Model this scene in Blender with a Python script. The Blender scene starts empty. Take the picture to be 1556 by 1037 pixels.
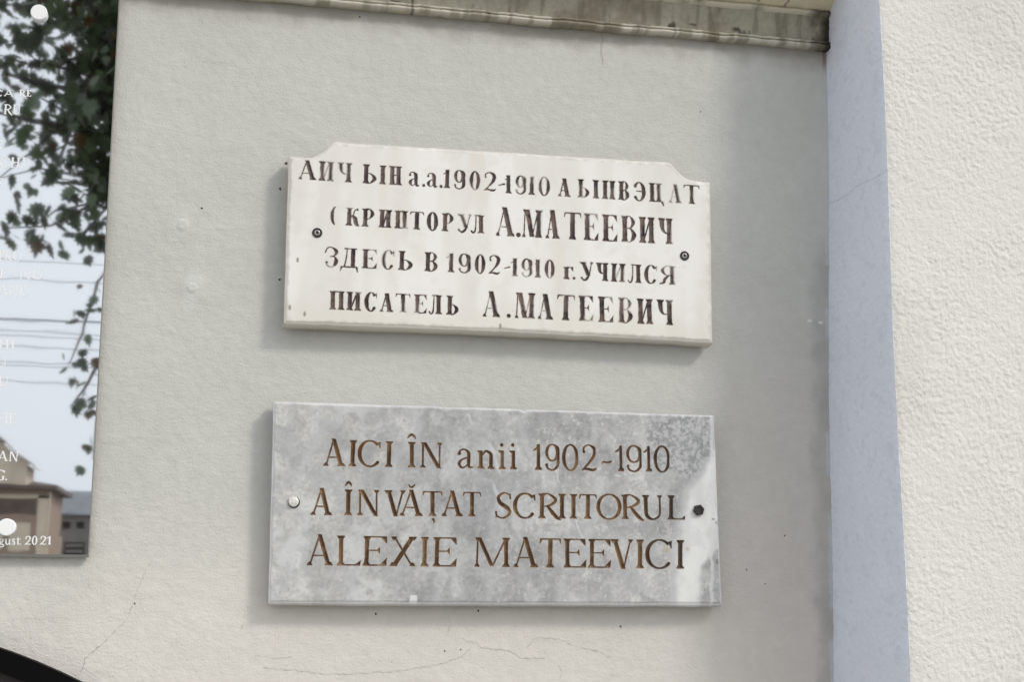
import bpy, math, random
import numpy as np
from mathutils import Matrix, Vector

scene = bpy.context.scene
C = scene.collection

# ------------------------------------------------------------------ camera, sky, sun, exposure
cam_data = bpy.data.cameras.new("camera")
cam = bpy.data.objects.new("camera", cam_data)
C.objects.link(cam)
cam_data.sensor_width = 36.0
cam_data.lens = 50.44
cam_data.clip_start = 0.05
cam_data.clip_end = 2000.0
_r = (0.97942046, -0.20170201, 0.00720101)      # image right
_d = (0.04039457, 0.16094083, -0.98613707)      # image down
_f = (0.1977469, 0.96613371, 0.16577641)        # viewing direction
cam.matrix_world = Matrix(((_r[0], -_d[0], -_f[0], 0.0),
                           (_r[1], -_d[1], -_f[1], -2.0),
                           (_r[2], -_d[2], -_f[2], 1.62),
                           (0, 0, 0, 1)))
scene.camera = cam

SUN_DIR = Vector((0.55, -0.54, 0.62)).normalized()
SUN_EL = math.asin(SUN_DIR.z)
SUN_AZ = math.atan2(SUN_DIR.x, SUN_DIR.y)

world = bpy.data.worlds.new("World")
scene.world = world
world.use_nodes = True
wn = world.node_tree
bg = wn.nodes["Background"]
sky = wn.nodes.new("ShaderNodeTexSky")
sky.sky_type = 'NISHITA'
sky.sun_disc = False
sky.sun_elevation = SUN_EL
sky.sun_rotation = SUN_AZ
sky.air_density = 1.0
sky.dust_density = 6.0
sky.ozone_density = 1.0
hs = wn.nodes.new("ShaderNodeHueSaturation")
hs.inputs["Saturation"].default_value = 0.30
wn.links.new(sky.outputs[0], hs.inputs["Color"])
# a thin even cloud layer over the clear sky
cloud = wn.nodes.new("ShaderNodeMix")
cloud.data_type = 'RGBA'
cloud.inputs[0].default_value = 0.9
cloud.inputs[7].default_value = (3.3, 3.5, 3.72, 1)
wn.links.new(hs.outputs[0], cloud.inputs[6])
wn.links.new(cloud.outputs[2], bg.inputs[0])
bg.inputs[1].default_value = 0.15

sun_l = bpy.data.lights.new("sun", 'SUN')
sun_l.energy = 0.66
sun_l.angle = math.radians(9.5)
sun_l.color = (1.0, 0.95, 0.87)
sun = bpy.data.objects.new("sun", sun_l)
C.objects.link(sun)
sun.rotation_euler = SUN_DIR.to_track_quat('Z', 'Y').to_euler()
sun.location = (4, -4, 6)

scene.view_settings.view_transform = 'Standard'
scene.view_settings.look = 'None'
scene.view_settings.gamma = 1.0
scene.view_settings.exposure = 0.98

# ------------------------------------------------------------------ helpers
GROUND = -0.45


def srgb(r, g, b):
    def f(c):
        c /= 255.0
        return c / 12.92 if c <= 0.04045 else ((c + 0.055) / 1.055) ** 2.4
    return (f(r), f(g), f(b))


def noise2(X, Z, scale, seed, stretch=(1, 1)):
    """smooth value noise in 0..1, one lattice cell = scale metres"""
    rng = np.random.RandomState(seed)
    lat = rng.rand(256, 256)
    u = np.asarray(X) / (scale * stretch[0]) + 1000.37
    v = np.asarray(Z) / (scale * stretch[1]) + 1000.73
    iu = np.floor(u).astype(int)
    iv = np.floor(v).astype(int)
    fu = u - iu
    fv = v - iv
    fu = fu * fu * (3 - 2 * fu)
    fv = fv * fv * (3 - 2 * fv)
    a = lat[iu % 256, iv % 256]
    b = lat[(iu + 1) % 256, iv % 256]
    c = lat[iu % 256, (iv + 1) % 256]
    d = lat[(iu + 1) % 256, (iv + 1) % 256]
    return (a * (1 - fu) + b * fu) * (1 - fv) + (c * (1 - fu) + d * fu) * fv


def fbm(X, Z, scale, seed, octaves=4, gain=0.55, stretch=(1, 1)):
    out = 0.0
    amp = 1.0
    tot = 0.0
    for k in range(octaves):
        # each octave is turned a little so that the lattice does not show
        a = 0.6 * k + 0.3
        x = np.asarray(X) * math.cos(a) - np.asarray(Z) * math.sin(a) if stretch == (1, 1) else X
        z = np.asarray(X) * math.sin(a) + np.asarray(Z) * math.cos(a) if stretch == (1, 1) else Z
        out = out + amp * noise2(x, z, scale / 2 ** k, seed + 17 * k, stretch)
        tot += amp
        amp *= gain
    return out / tot


def sstep(a, b, x):
    t = np.clip((np.asarray(x) - a) / (b - a), 0, 1)
    return t * t * (3 - 2 * t)


def mix(a, b, k):
    k = np.asarray(k)[..., None]
    return np.asarray(a) * (1 - k) + np.asarray(b) * k


def mesh_np(name, verts, faces, mat, parent=None, col=None, smooth=True, mat_idx=None, mats=None):
    """faces: (n,3) or (n,4) int array, or list of such arrays"""
    if not isinstance(faces, list):
        faces = [faces]
    faces = [np.asarray(f, dtype=np.int32) for f in faces if len(f)]
    me = bpy.data.meshes.new(name)
    verts = np.asarray(verts, dtype=np.float32).reshape(-1, 3)
    me.vertices.add(len(verts))
    me.vertices.foreach_set("co", verts.ravel())
    loops = np.concatenate([f.ravel() for f in faces])
    sizes = np.concatenate([np.full(len(f), f.shape[1], dtype=np.int32) for f in faces])
    starts = np.concatenate([[0], np.cumsum(sizes)[:-1]]).astype(np.int32)
    me.loops.add(len(loops))
    me.loops.foreach_set("vertex_index", loops.astype(np.int32))
    me.polygons.add(len(sizes))
    me.polygons.foreach_set("loop_start", starts)
    me.polygons.foreach_set("loop_total", sizes)
    if mats:
        for m in mats:
            me.materials.append(m)
    elif mat:
        me.materials.append(mat)
    if mat_idx is not None:
        me.polygons.foreach_set("material_index", np.asarray(mat_idx, dtype=np.int32))
    me.polygons.foreach_set("use_smooth", np.full(len(sizes), smooth, dtype=bool))
    if col is not None:
        at = me.color_attributes.new("Col", 'FLOAT_COLOR', 'POINT')
        rgba = np.ones((len(verts), 4), dtype=np.float32)
        rgba[:, :3] = np.asarray(col).reshape(-1, 3)
        at.data.foreach_set("color", rgba.ravel())
    me.update(calc_edges=True)
    me.validate()
    ob = bpy.data.objects.new(name, me)
    C.objects.link(ob)
    if parent is not None:
        ob.parent = parent
        ob.matrix_parent_inverse = Matrix.Translation(-parent.location)
    return ob


def thing(name, label, cat, loc=(0, 0, 0), group=None):
    o = bpy.data.objects.new(name, None)
    C.objects.link(o)
    o.location = loc
    o["label"] = label
    o["category"] = cat
    if group:
        o["group"] = group
    o.empty_display_size = 0.1
    return o


class MB:
    """collects verts and faces for one mesh"""
    def __init__(self):
        self.v = []
        self.q = []
        self.t = []

    def box(self, x0, x1, y0, y1, z0, z1):
        b = len(self.v)
        for x in (x0, x1):
            for y in (y0, y1):
                for z in (z0, z1):
                    self.v.append((x, y, z))
        for f in ((0, 1, 3, 2), (4, 6, 7, 5), (0, 4, 5, 1), (2, 3, 7, 6), (0, 2, 6, 4), (1, 5, 7, 3)):
            self.q.append([b + i for i in f])

    def quad(self, *p):
        b = len(self.v)
        self.v += list(p)
        self.q.append([b, b + 1, b + 2, b + 3])

    def tri(self, *p):
        b = len(self.v)
        self.v += list(p)
        self.t.append([b, b + 1, b + 2])

    def tube(self, pts, radii, n=8):
        pts = [Vector(p) for p in pts]
        rings = []
        for i, p in enumerate(pts):
            d = (pts[min(i + 1, len(pts) - 1)] - pts[max(i - 1, 0)]).normalized()
            up = Vector((0, 0, 1)) if abs(d.z) < 0.9 else Vector((1, 0, 0))
            a = d.cross(up).normalized()
            b_ = a.cross(d)
            base = len(self.v)
            for k in range(n):
                w = 2 * math.pi * k / n
                self.v.append(tuple(p + radii[i] * (math.cos(w) * a + math.sin(w) * b_)))
            rings.append(base)
        for r0, r1 in zip(rings, rings[1:]):
            for k in range(n):
                self.q.append([r0 + k, r0 + (k + 1) % n, r1 + (k + 1) % n, r1 + k])

    def lathe(self, cx, cz, prof, n=32, phase=0.0):
        """profile of (radius, y) turned about the axis through (cx, cz) that points out of the wall"""
        rings = []
        for r, y in prof:
            base = len(self.v)
            for k in range(n):
                w = 2 * math.pi * k / n + phase
                self.v.append((cx + r * math.cos(w), y, cz + r * math.sin(w)))
            rings.append(base)
        for r0, r1 in zip(rings, rings[1:]):
            for k in range(n):
                self.q.append([r0 + k, r0 + (k + 1) % n, r1 + (k + 1) % n, r1 + k])

    def build(self, name, mat, parent=None, smooth=False):
        fs = []
        if self.q:
            fs.append(np.array(self.q))
        if self.t:
            fs.append(np.array(self.t))
        return mesh_np(name, self.v, fs, mat, parent, smooth=smooth)


def material(name, color=(0.5, 0.5, 0.5), rough=0.6, metal=0.0, spec=0.5, attr=False,
             bumps=(), var=None):
    """Principled material; attr reads the painted-on colour, bumps = [(scale, detail, distance, strength)],
    var = (scale, amount): real colour variation of the surface"""
    m = bpy.data.materials.new(name)
    m.use_nodes = True
    nt = m.node_tree
    p = nt.nodes["Principled BSDF"]
    p.inputs["Roughness"].default_value = rough
    p.inputs["Metallic"].default_value = metal
    p.inputs["Specular IOR Level"].default_value = spec
    p.inputs["Base Color"].default_value = (*color, 1)
    tc = nt.nodes.new("ShaderNodeTexCoord")
    src = None
    if attr:
        a = nt.nodes.new("ShaderNodeAttribute")
        a.attribute_name = "Col"
        src = a.outputs["Color"]
    if var:
        n = nt.nodes.new("ShaderNodeTexNoise")
        n.inputs["Scale"].default_value = var[0]
        n.inputs["Detail"].default_value = 5
        nt.links.new(tc.outputs["Object"], n.inputs["Vector"])
        mr = nt.nodes.new("ShaderNodeMapRange")
        mr.inputs["From Min"].default_value = 0.3
        mr.inputs["From Max"].default_value = 0.7
        mr.inputs["To Min"].default_value = 1 - var[1]
        mr.inputs["To Max"].default_value = 1 + var[1]
        nt.links.new(n.outputs["Fac"], mr.inputs["Value"])
        mx = nt.nodes.new("ShaderNodeVectorMath")
        mx.operation = 'SCALE'
        if src:
            nt.links.new(src, mx.inputs[0])
        else:
            mx.inputs[0].default_value = color
        nt.links.new(mr.outputs[0], mx.inputs["Scale"])
        src = mx.outputs[0]
    if src:
        nt.links.new(src, p.inputs["Base Color"])
    last = None
    for sc, det, dist, st, *sq in bumps:
        n = nt.nodes.new("ShaderNodeTexNoise")
        n.inputs["Scale"].default_value = sc
        n.inputs["Detail"].default_value = det
        if sq:                                   # grain drawn out along one direction
            mp = nt.nodes.new("ShaderNodeMapping")
            mp.inputs["Scale"].default_value = sq[0]
            nt.links.new(tc.outputs["Object"], mp.inputs["Vector"])
            nt.links.new(mp.outputs[0], n.inputs["Vector"])
        else:
            nt.links.new(tc.outputs["Object"], n.inputs["Vector"])
        b = nt.nodes.new("ShaderNodeBump")
        b.inputs["Distance"].default_value = dist
        b.inputs["Strength"].default_value = st
        nt.links.new(n.outputs["Fac"], b.inputs["Height"])
        if last:
            nt.links.new(last.outputs[0], b.inputs["Normal"])
        last = b
    if last:
        nt.links.new(last.outputs[0], p.inputs["Normal"])
    return m


def grid_faces(nu, nv):
    """vertex (i, j) has index i*nv + j; faces look towards -y when u runs along +x and v along +z"""
    i, j = np.meshgrid(np.arange(nu - 1), np.arange(nv - 1), indexing='ij')
    a = i * nv + j
    return np.stack([a, a + nv, a + nv + 1, a + 1], axis=-1).reshape(-1, 4)


# ------------------------------------------------------------------ lettering
# Every letter is a set of cut strokes.  Units: cap height = 1, x from 0 to W (width / cap height).
def arc_pts(cx, cy, rx, ry, a0, a1, wt, wn_, n=14):
    out = []
    for k in range(n + 1):
        a = math.radians(a0 + (a1 - a0) * k / n)
        w = wn_ + (wt - wn_) * abs(math.cos(a)) ** 1.5
        out.append((cx + rx * math.cos(a), cy + ry * math.sin(a), w))
    return out


def smooth_pts(p, n=6):
    out = []
    for i in range(len(p) - 1):
        p0 = p[max(i - 1, 0)]
        p1, p2 = p[i], p[i + 1]
        p3 = p[min(i + 2, len(p) - 1)]
        for k in range(n):
            t = k / n
            out.append(tuple(0.5 * (2 * b + (c - a) * t + (2 * a - 5 * b + 4 * c - d) * t * t +
                                    (3 * b - a - 3 * c + d) * t ** 3)
                             for a, b, c, d in zip(p0, p1, p2, p3)))
    out.append(p[-1])
    return out


def glyph(ch, W, T, t, s):
    P = []          # ('poly', pts) or ('curve', [(x, y, width)])

    def poly(*p):
        P.append(('poly', p))

    def bar(x0, x1, y, w):                       # horizontal stroke
        poly((x0, y - w / 2), (x1, y - w / 2), (x1, y + w / 2), (x0, y + w / 2))

    def dia(x0, y0, x1, y1, w):                  # diagonal with horizontal cuts, x at the centre
        poly((x0 - w / 2, y0), (x0 + w / 2, y0), (x1 + w / 2, y1), (x1 - w / 2, y1))

    def ser(x, y, w, up, sl=None, sr=None):      # serif on a stroke that ends at (x, y); up = serif on top
        sl = s if sl is None else sl
        sr = s if sr is None else sr
        e = 0.035 * (-1 if up else 1)
        h = 0.13 * (-1 if up else 1)
        poly((x - w / 2 - sl, y), (x + w / 2 + sr, y), (x + w / 2 + sr, y + e),
             (x + w / 2, y + h), (x - w / 2, y + h), (x - w / 2 - sl, y + e))

    def stem(x, w, y0=0.0, y1=1.0, top=True, bot=True):
        dia(x, y0, x, y1, w)
        if top:
            ser(x, y1, w, True)
        if bot:
            ser(x, y0, w, False)

    def cur(p, n=6):
        P.append(('curve', smooth_pts(p, n)))

    def arc(*a):
        P.append(('curve', arc_pts(*a)))

    def dot(x, y, r):
        P.append(('curve', [(x - 0.001, y, 2 * r), (x + 0.001, y, 2 * r)]))

    xl = s + T / 2
    xr = W - s - T / 2
    h = T / 2
    if ch in ('А', 'A', 'Ă'):
        ax = 0.47 * W
        dia(s + t * 0.7, 0, ax - t * .2, 0.97, t * 1.25)
        dia(W - s - T * 0.5, 0, ax, 1.04 if T < 0.18 else 1.0, T * 1.02)
        bar(0.22 * W, 0.72 * W, 0.33, t)
        ser(s + t * .7, 0, t * 1.25, False)
        ser(W - s - T * .5, 0, T, False)
        if ch == 'Ă':
            cur([(.36 * W, 1.24, .05), (.42 * W, 1.15, .08), (.52 * W, 1.15, .09), (.62 * W, 1.24, .05)])
    elif ch in ('И',):
        stem(xl, T)
        stem(xr, T)
        dia(xl + h * .6, 0.12, xr - h * .6, 0.9, t * 1.6)
    elif ch == 'N':
        stem(s + t * .7, t * 1.4, top=False)
        dia(s + t * .7 + T * .3, 1.0, W - s - t * .9, -0.02, T * 1.05)
        dia(W - s - t * .7, 0.0, W - s - t * .7, 1.0, t * 1.2)
        ser(W - s - t * .7, 1, t * 1.2, True)
        ser(s + t, 1, t, True, s, 0.0)
    elif ch == 'Ч':
        stem(xr, T)
        cur([(xl, 1.0 - h, T), (xl + .01, .72, T * .95), (xl + .05, .52, T * .7), (xl + h + .08, .42, t * 1.5), (xr, .47, t)])
        ser(xl, 1, T, True)
    elif ch in ('Ь',):
        stem(xl, T)
        cur([(xl, .52, t), (xl + .5 * (W - xl) * .8, .52, t * 1.2), (W - h * .9, .28, T * .95), (xl + .5 * (W - xl) * .8, .025, t * 1.2), (xl, .02, t)], 8)
    elif ch in ('I',):
        stem(W / 2, T)
    elif ch == 'Î':
        stem(W / 2, T)
        cur([(.08 * W, 1.14, .05), (.3 * W, 1.24, .1), (.52 * W, 1.28, .1), (.72 * W, 1.22, .1), (.86 * W, 1.13, .05)])
    elif ch in ('Н', 'H'):
        stem(xl, T)
        stem(xr, T)
        bar(xl, xr, .52, t * 1.3)
    elif ch == 'н':                                # crossbar worn away
        stem(xl, T)
        stem(xr, T)
    elif ch in ('а', 'a'):
        H_ = .76 if ch == 'а' else .78
        k = T * .85
        cur([(.08 * W, H_ * .74, t * 1.6), (.2 * W, H_ * .93, t * 1.1), (.45 * W, H_ * .97, t * 1.2), (.68 * W, H_ * .8, k), (.7 * W, H_ * .4, k), (.74 * W, .07, k * .8), (.98 * W, .05, t)])
        cur([(.68 * W, H_ * .58, t), (.3 * W, H_ * .45, t * 1.3), (.14 * W, H_ * .24, k * .95), (.3 * W, .03, t * 1.2), (.52 * W, .08, t), (.68 * W, H_ * .24, t)])
        dot(.14 * W, H_ * .76, t * 1.1)
    elif ch == '.':
        dot(W / 2, .07, .085 if T > .15 else .06)
    elif ch in ('-', '~'):
        if ch == '-':
            P.append(('curve', [(.08 * W, .42, .06), (.8 * W, .5, .1)]))
        else:
            cur([(.05 * W, .27, .04), (.2 * W, .35, .08), (.5 * W, .33, .075), (.8 * W, .35, .08), (.95 * W, .40, .04)])
    elif ch == '1':
        x = W - s - T * .5
        stem(x, T * .95, top=False)
        poly((x - T * .5, .93), (x + T * .45, .9), (x + T * .45, 1.03), (x + T * .1, 1.0))
        cur([(x, .95, t), (.3 * W, .82, t * 1.3), (.02 * W, .76, t)])
    elif ch == '0':
        k = T * .9
        arc(W / 2, .5, W / 2 - k / 2, .5, 0, 360, k, t * 1.2, 28)
    elif ch == 'O':
        k = T * .95
        arc(W / 2, .5, W / 2 - k / 2, .5, 0, 360, k, t * 1.1, 32)
    elif ch in ('О',):
        arc(W / 2, .5, W / 2 - h, .5, 0, 360, T, t * 1.2, 28)
    elif ch == '9':
        k = T * .9
        arc(W * .48, .68, W * .48 - k / 2, .32, 0, 360, k * .85, t * 1.1, 22)
        cur([(.6 * W, .99, t), (.86 * W, .86, k * .8), (W - k / 2, .56, k), (.86 * W, .2, k * .85), (.55 * W, .01, t * 1.3), (.22 * W, .06, t * 1.4), (.1 * W, .2, t * 1.6)], 7)
        dot(.14 * W, .2, t * 1.1 if T < .18 else .055)
    elif ch == '2':
        k = T * .85
        cur([(.12 * W, .72, t * 1.5), (.14 * W, .9, t * 1.4), (.45 * W, 1.0, t * 1.2), (.82 * W, .86, k), (.8 * W, .6, k * .9), (.45 * W, .28, t * 1.6), (.06 * W, .03, t * 1.2)], 7)
        dot(.15 * W, .74, t * 1.1 if T < .18 else .05)
        cur([(.06 * W, .04, t), (.35 * W, .07, .1), (.75 * W, .03, .12), (.98 * W, .1, t)])
    elif ch in ('В', 'B'):
        stem(xl, T)
        m = xl + .45 * (W - xl)
        cur([(xl, .98, t), (m, .98, t * 1.2), (W - h * 1.25, .76, T * .8), (m, .53, t * 1.2), (xl, .53, t)], 8)
        cur([(xl, .53, t), (m, .53, t * 1.2), (W - h * .95, .27, T * .95), (m, .02, t * 1.2), (xl, .02, t)], 8)
    elif ch in ('Р', 'P'):
        stem(xl, T)
        m = xl + .45 * (W - xl)
        cur([(xl, .98, t), (m, .98, t * 1.2), (W - h * .95, .73, T * .9), (m, .46, t * 1.2), (xl, .47, t)], 8)
    elif ch == 'R':
        stem(xl, T)
        m = xl + .35 * (W - xl)
        cur([(xl, .98, t), (m, .98, t * 1.2), (.78 * W, .74, T * .85), (m, .5, t * 1.2), (xl, .5, t)], 8)
        cur([(.42 * W, .5, T * .6), (.66 * W, .22, T * .95), (.86 * W, .03, T * .8), (1.0 * W, -.04, t)])
    elif ch == 'Я':
        stem(xr, T)
        m = xr - .45 * xr
        cur([(xr, .98, t), (m, .98, t * 1.2), (.12 * W + h * .6, .74, T * .8), (m, .5, t * 1.2), (xr, .5, t)], 8)
        cur([(.6 * W, .5, t * 1.4), (.36 * W, .3, T * .75), (.26 * W, .1, T * .6), (.04 * W, .03, t * 1.4)])
    elif ch in ('Э',):
        arc(W * .42, .5, W * .58 - h, .49, 145, -140, T, t * 1.2, 22)
        bar(.18 * W, W - T, .52, t * 1.3)
        dot(.06 * W, .78, t)
    elif ch in ('Ц',):
        stem(xl, T)
        x2 = W - s - h - .12 * W
        stem(x2, T)
        bar(xl, W - s, .03, t * 1.2)
        poly((x2 + h * .6, .06), (W - .01, .05), (W, -.2), (W - .05, -.2))
    elif ch in ('Т', 'T', 'Ț'):
        stem(W / 2, T, top=False)
        b = max(t, .06)
        bar(.04 * W, .96 * W, 1 - b / 2, b)
        poly((0, .99), (.13 * W, .98), (.02 * W, .8), (-.02 * W, .82))
        poly((W, .99), (.87 * W, .98), (.98 * W, .8), (1.02 * W, .82))
        if ch == 'Ț':
            cur([(.53 * W, -.12, .1), (.58 * W, -.2, .08), (.55 * W, -.28, .03)])
    elif ch in ('С', 'C', 'G'):
        arc(W * .52, .5, W * .52 - h, .49, 48, 318, T, t * 1.2, 26)
        poly((.82 * W, .93), (.97 * W, .97), (.97 * W, .7), (.93 * W, .7))
        if ch == 'G':
            stem(W - s - h, T * .9, 0.04, .42, bot=False)
    elif ch == '(':                                 # a worn letter whose right half is gone
        arc(W * .95, .5, W * .95 - h, .52, 105, 250, T * .8, t * .7, 20)
    elif ch in ('К',):
        stem(xl, T)
        cur([(xl + h, .5, t * 1.2), (.55 * W, .58, t * 1.4), (.66 * W, .84, t * 1.4), (.86 * W, .95, t * 1.6)])
        dot(.88 * W, .9, .055)
        cur([(.5 * W, .56, T * .5), (.7 * W, .4, T), (.8 * W, .12, T * .95), (.98 * W, .02, t * 1.5)])
    elif ch == 'У':
        dia(xl + .02, 1.0, .66 * W, .26, T * 1.05)
        ser(xl + .02, 1, T, True)
        cur([(W - s, 1.0, t * 1.3), (.78 * W, .5, t * 1.4), (.62 * W, .18, T * .6), (.4 * W, .01, T * .55), (.16 * W, .08, t * 1.5)])
        ser(W - s, 1, t, True)
        dot(.15 * W, .12, .06)
    elif ch == 'Л':
        stem(xr, T)
        cur([(.42 * W, .98, t * 1.2), (.4 * W, .5, t * 1.3), (.34 * W, .12, t * 1.8), (.18 * W, .01, t * 1.8), (.07 * W, .1, t * 1.4)])
        bar(.3 * W, xr, .975, t * 1.3)
        dot(.1 * W, .1, .055)
    elif ch == 'Д':
        x2 = .7 * W
        dia(x2, .05, x2, 1.0, T)
        cur([(.36 * W, .98, t * 1.2), (.33 * W, .5, t * 1.4), (.24 * W, .06, t * 1.6)])
        bar(.2 * W, x2 + h + s, .97, t * 1.4)
        bar(.06 * W, .95 * W, .04, .08)
        poly((.02 * W, .06), (.18 * W, .06), (.04 * W, -.2), (0, -.2))
        poly((.82 * W, .06), (.97 * W, .06), (W, -.22), (.96 * W, -.22))
    elif ch in ('Е', 'E'):
        stem(xl, T)
        b = max(t, .05)
        bar(xl, W * .96, 1 - b / 2, b)
        bar(xl, W * .96, b / 2, b)
        bar(xl, W * .68, .52, b * .9)
        poly((.7 * W, .97), (W * .97, .99), (W * .99, .74), (W * .94, .76))
        poly((.7 * W, .03), (W * .98, .01), (W * 1.01, .3), (W * .95, .26))
        poly((W * .56, .53), (W * .7, .66), (W * .71, .38))
    elif ch == 'L':
        stem(xl, T)
        b = max(t, .05)
        bar(xl, W * .95, b / 2, b)
        poly((.66 * W, .03), (W * .96, .01), (W * 1.0, .2), (W * .95, .17))
    elif ch in ('М', 'M'):
        e = s + t * .6
        dia(e, 0, e + .03, 1.0, t * 1.3)
        ser(e, 0, t * 1.3, False)
        dia(e + T * .55, 1.0, .5 * W, 0.02, T * 1.0)
        ser(e + T * .5, 1, T, True, s, 0)
        dia(.5 * W, 0.02, xr - T * .2, .95, t * 1.4)
        stem(xr, T)
    elif ch == 'З':
        cur([(.06 * W, .74, t * 1.4), (.2 * W, .95, t * 1.4), (.5 * W, 1.0, t * 1.3), (.84 * W, .8, T * .85), (.7 * W, .58, t * 1.4), (.42 * W, .53, t * 1.1)], 7)
        cur([(.5 * W, .54, t * 1.2), (.74 * W, .5, t * 1.6), (W - h, .27, T), (.6 * W, .01, t * 1.6), (.25 * W, .04, t * 1.6), (.12 * W, .2, t * 1.6)], 7)
        dot(.16 * W, .22, .07)
    elif ch == 'Ь':
        pass
    elif ch == 'г':
        stem(xl, T * .95, 0, .68)
        bar(xl, W * .9, .66, .06)
        poly((.6 * W, .68), (W, .7), (W * .96, .44), (W * .9, .46))
    elif ch == 'П':
        stem(xl, T)
        stem(xr, T)
        bar(xl, xr, .965, t * 1.5)
    elif ch == 'n':
        k = T * .9
        stem(s + k / 2, k, 0, .74, top=False)
        ser(s + k / 2, .74, k, True, s, 0)
        cur([(s + k, .56, t), (.5 * W, .72, t * 1.6), (.78 * W, .6, k * .9), (W - s - k / 2, .4, k), (W - s - k / 2, .06, k)])
        ser(W - s - k / 2, 0, k, False)
    elif ch == 'i':
        k = T * .9
        stem(.58 * W, k, 0, .74, top=False)
        ser(.58 * W, .74, k, True, s * 1.4, 0)
        dot(.5 * W, .95, .075)
    elif ch == 'V':
        dia(s + h, 1.0, .53 * W, -.03, T)
        ser(s + h, 1, T, True)
        dia(W - s - t, 1.0, .54 * W, -.01, t * 1.3)
        ser(W - s - t, 1, t, True)
    elif ch == 'X':
        dia(s + h, 1.0, W - s - h, 0, t * 1.5)
        ser(s + h, 1, t * 1.5, True)
        ser(W - s - h, 0, t * 1.5, False)
        dia(W - s - h, 1.0, s + h, 0, T * 1.25)
        ser(W - s - h, 1, T, True)
        ser(s + h, 0, T, False)
    elif ch == 'U':
        cur([(xl, 1.0 - h, T), (xl, .4, T), (xl + .06 * W, .14, T * .9), (.5 * W, .01, t * 1.5), (W - s - t - .05 * W, .14, t * 1.5), (W - s - t, .4, t * 1.4), (W - s - t, 1.0 - t * .7, t * 1.4)], 7)
        ser(xl, 1, T, True)
        ser(W - s - t, 1, t * 1.4, True)
    elif ch == 'S':
        cur([(.92 * W, .78, t * 1.4), (.85 * W, .92, t * 1.2), (.52 * W, 1.0, t * 1.2), (.2 * W, .84, T * .75), (.3 * W, .6, T * .95), (.75 * W, .4, T), (.88 * W, .18, T * .75), (.5 * W, .0, t * 1.2), (.12 * W, .08, t * 1.3), (.05 * W, .24, t * 1.4)], 7)
        poly((.84 * W, .95), (.95 * W, 1.0), (.95 * W, .74), (.9 * W, .74))
        poly((.03 * W, -.02), (.14 * W, .05), (.08 * W, .26), (.02 * W, .26))
    elif ch == 'D':
        stem(xl, T)
        m = xl + .4 * (W - xl)
        cur([(xl, .98, t), (m, .98, t), (W - h * 1.4, .8, T * .8), (W - h, .5, T), (W - h * 1.4, .2, T * .8), (m, .02, t), (xl, .02, t)], 7)
    elif ch == 'u':
        k = T * .8
        cur([(.2 * W, .66, k), (.2 * W, .2, k), (.4 * W, .02, t * 1.3), (.72 * W, .16, t)])
        stem(.78 * W, k, 0, .68, top=False, bot=False)
        bar(.05 * W, .2 * W, .66, t)
        bar(.62 * W, .78 * W, .66, t)
        bar(.78 * W, .98 * W, .02, t)
    elif ch == 'g':
        k = T * .7
        arc(.46 * W, .46, .28 * W, .2, 0, 360, k, t, 20)
        cur([(.3 * W, .28, t), (.2 * W, .14, t * 1.3), (.5 * W, .06, k), (.85 * W, -.02, k), (.8 * W, -.22, t * 1.2), (.4 * W, -.28, t * 1.2), (.12 * W, -.18, k * .8), (.25 * W, .02, t)])
        bar(.7 * W, .96 * W, .62, t * 1.3)
    elif ch == 's':
        k = T * .75
        cur([(.84 * W, .52, t), (.6 * W, .67, t), (.25 * W, .6, k), (.35 * W, .42, k), (.75 * W, .26, k), (.8 * W, .1, k), (.45 * W, .0, t), (.12 * W, .14, t * 1.2)])
    elif ch == 't':
        k = T * .8
        cur([(.4 * W, .88, t), (.4 * W, .5, k), (.42 * W, .14, k), (.65 * W, .01, t), (.95 * W, .1, t)])
        bar(.08 * W, .85 * W, .66, t * 1.2)
    return P


def seg_sdf(X, Z, p0, p1):
    ax, az, ra = p0[0], p0[1], p0[2] / 2
    bx, bz, rb = p1[0], p1[1], p1[2] / 2
    dx, dz = bx - ax, bz - az
    L2 = dx * dx + dz * dz + 1e-12
    k = np.clip(((X - ax) * dx + (Z - az) * dz) / L2, 0, 1)
    return np.hypot(X - (ax + k * dx), Z - (az + k * dz)) - (ra + k * (rb - ra))


def poly_sdf(X, Z, pts):
    area = sum(pts[i][0] * pts[(i + 1) % len(pts)][1] - pts[(i + 1) % len(pts)][0] * pts[i][1] for i in range(len(pts)))
    if area < 0:
        pts = pts[::-1]
    d = None
    for i in range(len(pts)):
        x0, z0 = pts[i]
        x1, z1 = pts[(i + 1) % len(pts)]
        ex, ez = x1 - x0, z1 - z0
        L = math.hypot(ex, ez)
        if L < 1e-9:
            continue
        e = ((X - x0) * ez - (Z - z0) * ex) / L
        d = e if d is None else np.maximum(d, e)
    return d


def words(lines):
    """split the lines of letters into words at the wide gaps"""
    out = []
    for line in lines:
        cur_ = [line[0]]
        for a, b in zip(line, line[1:]):
            if b[1] - a[2] > .32 * (b[4] - b[3]):
                out.append(cur_)
                cur_ = []
            cur_.append(b)
        out.append(cur_)
    return out


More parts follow.
